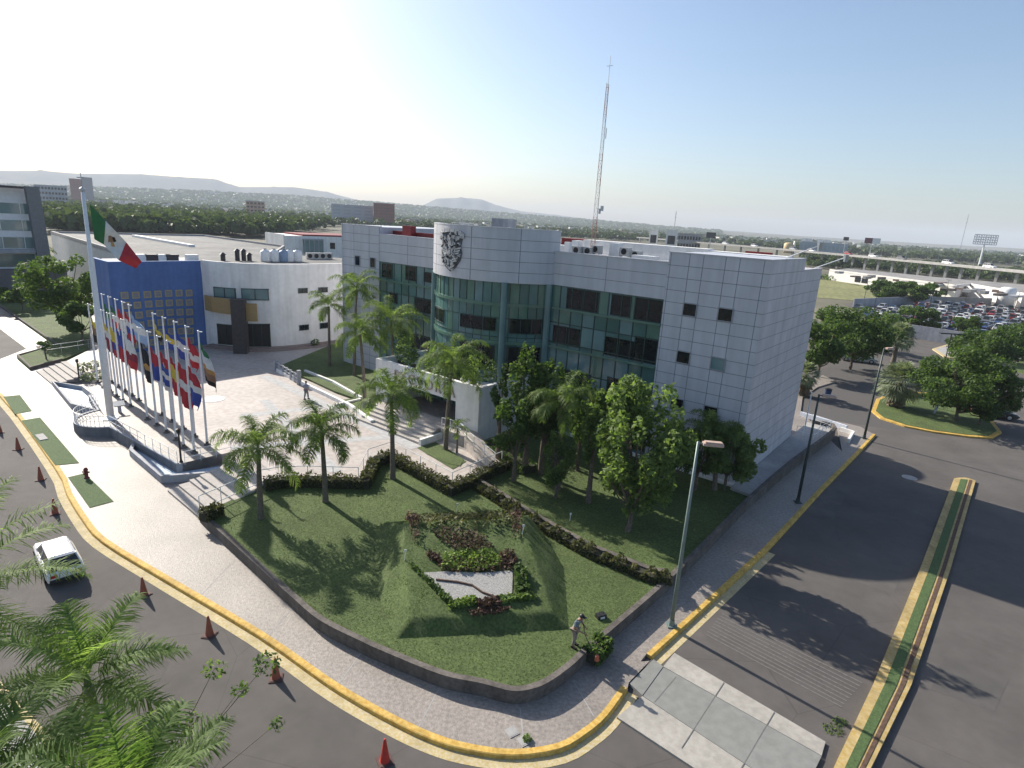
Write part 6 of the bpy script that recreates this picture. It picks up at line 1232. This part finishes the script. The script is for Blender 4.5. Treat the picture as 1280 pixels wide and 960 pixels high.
def person(label,base,rz,hands,feet,headp,neck,chest,pelvis,knees,elbows,shoulders,shirt,trouser,cap=None):
    t=thing('person',label,'person',base,rz); J=[];E=[]
    def j(p,r): J.append((p,r)); return len(J)-1
    p=j(pelvis,(.15,.11)); c0=j(tuple((np.array(pelvis)*.5+np.array(chest)*.5)),(.13,.095)); c=j(chest,(.17,.11)); n=j(neck,.055); E+=[(p,c0),(c0,c),(c,n)]
    hd=np.array(headp); h1=j(tuple(hd+np.array([0,0,-.06])),(.075,.085)); h2=j(tuple(hd+np.array([0,0,.06])),(.08,.095)); h3=j(tuple(hd+np.array([0,0,.13])),.05); E+=[(n,h1),(h1,h2),(h2,h3)]
    for k in (0,1):
        s=j(shoulders[k],.06); e=j(elbows[k],.045); w=j(hands[k],.032); E+=[(c,s),(s,e),(e,w)]
        d=np.array(hands[k])-np.array(elbows[k]); d/=np.linalg.norm(d); pm=np.array(hands[k])+d*.08; q=j(tuple(pm),(.035,.02)); E.append((w,q))
        hp2=np.array(pelvis)+np.array([.09*(1 if k else -1),0,-.06]); hpj=j(tuple(hp2),.095); kn=j(knees[k],.065); ft=j((feet[k][0],feet[k][1],.09),.045); to=j((feet[k][0],feet[k][1]-.17,.035),(.045,.035)); E+=[(p,hpj),(hpj,kn),(kn,ft),(ft,to)]
    grow('body',J,E,t,skin)
    # fingers
    for k in (0,1):
        d=np.array(hands[k])-np.array(elbows[k]); d/=np.linalg.norm(d); s=np.cross(d,[0,0,1.]); s/=np.linalg.norm(s)+1e-6; u=np.cross(s,d); m=MB()
        for f in range(4): a=np.array(hands[k])+d*.10+s*(.026*(f-1.5)); L=(.06,.075,.07,.055)[f]; m.tube([tuple(a),tuple(a+d*L*.6-u*.012),tuple(a+d*L*.7-u*.045)],[.011,.01,.008],6)
        a=np.array(hands[k])+d*.04+s*.035; m.tube([tuple(a),tuple(a+s*.03+d*.03),tuple(a+s*.035+d*.06-u*.01)],[.012,.011,.008],6); m.build('fingers',skin,t)
    # clothes: shirt over the trunk and upper arms, trousers over the legs
    J=[(pelvis,(.165,.125)),(tuple((np.array(pelvis)*.5+np.array(chest)*.5)),(.15,.11)),(chest,(.185,.125)),(tuple(np.array(neck)-np.array([0,0,.04])),.085)]; E=[(0,1),(1,2),(2,3)]
    for k in (0,1): J+=[(shoulders[k],.082),(tuple(np.array(shoulders[k])*.3+np.array(elbows[k])*.7),.068)]; E+=[(2,4+2*k),(4+2*k,5+2*k)]
    grow('shirt',J,E,t,shirt)
    J=[(tuple(np.array(pelvis)+np.array([0,0,-.02])),(.17,.13))]; E=[]
    for k in (0,1):
        hp2=np.array(pelvis)+np.array([.09*(1 if k else -1),0,-.08]); J+=[(tuple(hp2),.115),(knees[k],.088),((feet[k][0],feet[k][1],.13),.075)]; o=1+3*k; E+=[(0,o),(o,o+1),(o+1,o+2)]
    grow('trousers',J,E,t,trouser)
    for k in (0,1): m=MB(); x,y=feet[k]; loft(m,[(a,[(-w,0),(w,0),(w,h_),(-w,h_)]) for a,w,h_ in ((-.08,.04,.09),(0,.05,.11),(.1,.05,.07),(.2,.04,.045))],0); m.v=[(x+b,y-a,c) for a,b,c in m.v]; m.build('shoe',blackm,t)
    m=MB(); x,y,z=headp; m.lathe([(.098,.03),(.104,.08),(.085,.14),(.04,.175),(0,.185)],(x,y+.012,z),12)
    if cap: m.box(x-.07,x+.07,y-.22,y-.07,z+.06,z+.075)
    m.build('cap' if cap else 'hair',cap or hair,t)
    m=MB(); m.tube([(x,y-.09,z+.03),(x,y-.122,z-.005),(x,y-.095,z-.015)],[.012,.017,.01],6)
    for sx in (-1,1): m.lathe([(.012,-.02),(.024,0),(.012,.03)],(x+sx*.098,y+.01,z+.015),6)
    m.build('nose_and_ears',skin,t); m=MB()
    for sx in (-1,1): m.lathe([(.008,-.006),(.013,0),(.008,.006)],(x+sx*.034,y-.092,z+.03),6)
    m.box(x-.025,x+.025,y-.098,y-.09,z-.045,z-.036); m.build('eyes_and_mouth',hair,t); return t
b=g(718,808,LZ); gd=person('gardener in dark cap and grey shirt with a long tool at the lawn edge',(*b,LZ),R_(55),[(-.10,-.44,.92),(.16,-.32,1.05)],[(-.12,.02),(.13,.1)],(0,-.22,1.52),(0,-.12,1.40),(0,-.06,1.22),(0,.05,.92),[(-.11,-.03,.5),(.12,.04,.5)],[(-.25,-.18,1.05),(.26,-.12,1.08)],[(-.2,-.07,1.33),(.2,-.07,1.33)],mat('grey_shirt',(.13,.17,.19),.8,.15,6),mat('khaki_trousers',(.22,.19,.16),.85,.12,6),blackm)
ca,sa=math.cos(R_(55)),math.sin(R_(55)); wl=lambda x,y,z:(b[0]+ca*x-sa*y,b[1]+sa*x+ca*y,LZ+z)
t=thing('garden_tool','long handled garden tool with a red guard held by the gardener','garden tool',wl(-.02,-.4,.95)); m=MB(); m.tube([wl(.2,-.2,1.1),wl(-.12,-.5,.88),wl(-.25,-1.15,.12)],.018,6); m.build('handle',blackm,t,world=True); m=MB(); m.lathe([(.03,.0),(.10,.06),(.08,.28),(.03,.32),(0,.32)],wl(-.26,-1.2,.05),10); m.build('guard',mat('tool_red',(.38,.11,.06),.5,.1,5),t,world=True)
b=g(383,499,PZ); person('pedestrian in a pale blue top and grey trousers crossing the plaza',(*b,PZ),R_(160),[(-.24,-.14,.9),(.24,-.12,.92)],[(-.1,-.14),(.1,.16)],(0,-.02,1.60),(0,0,1.46),(0,0,1.26),(0,0,.95),[(-.1,-.1,.5),(.1,.02,.5)],[(-.27,0,1.1),(.27,.02,1.1)],[(-.19,0,1.38),(.19,0,1.38)],mat('pale_blue_shirt',(.20,.24,.33),.8,.1,6),mat('grey_trousers',(.16,.17,.19),.85,.1,6))
x,y,z=(*g(741,800,LZ),LZ); 
b=g(751,772,LZ); t=thing('tool_bag','small black and white bag lying on the lawn near the gardener','bag',(*b,LZ),.4); m=MB(); m.box(-.22,.22,-.14,.14,0,.2); m.tube([(-.12,0,.2),(-.08,0,.3),(.08,0,.3),(.12,0,.2)],.015,5); m.build('bag_body',blackm,t); m=MB(); m.box(-.1,.12,-.16,-.141,.03,.13); m.build('pocket',whitep,t)
b=g(660,918,SW)
t=thing('weed_tuft','small green tuft growing in the corner pavement by the cover','weed',(*g(659,925,SW),SW)); V=leafcloud([((0,0,.08),(.16,.16,.1))],80,.07,np.random.default_rng(3)); arr('leaves',V,np.arange(len(V)),L_bush,t)
t=thing('weed_tuft','green weeds in the gutter where the crosswalk meets the median','weed',(*g(1040,912),0)); V=leafcloud([((0,0,.04),(.4,.3,.06)),((.5,.4,.04),(.3,.25,.06))],200,.05,np.random.default_rng(4)); arr('leaves',V,np.arange(len(V)),L_bush,t)
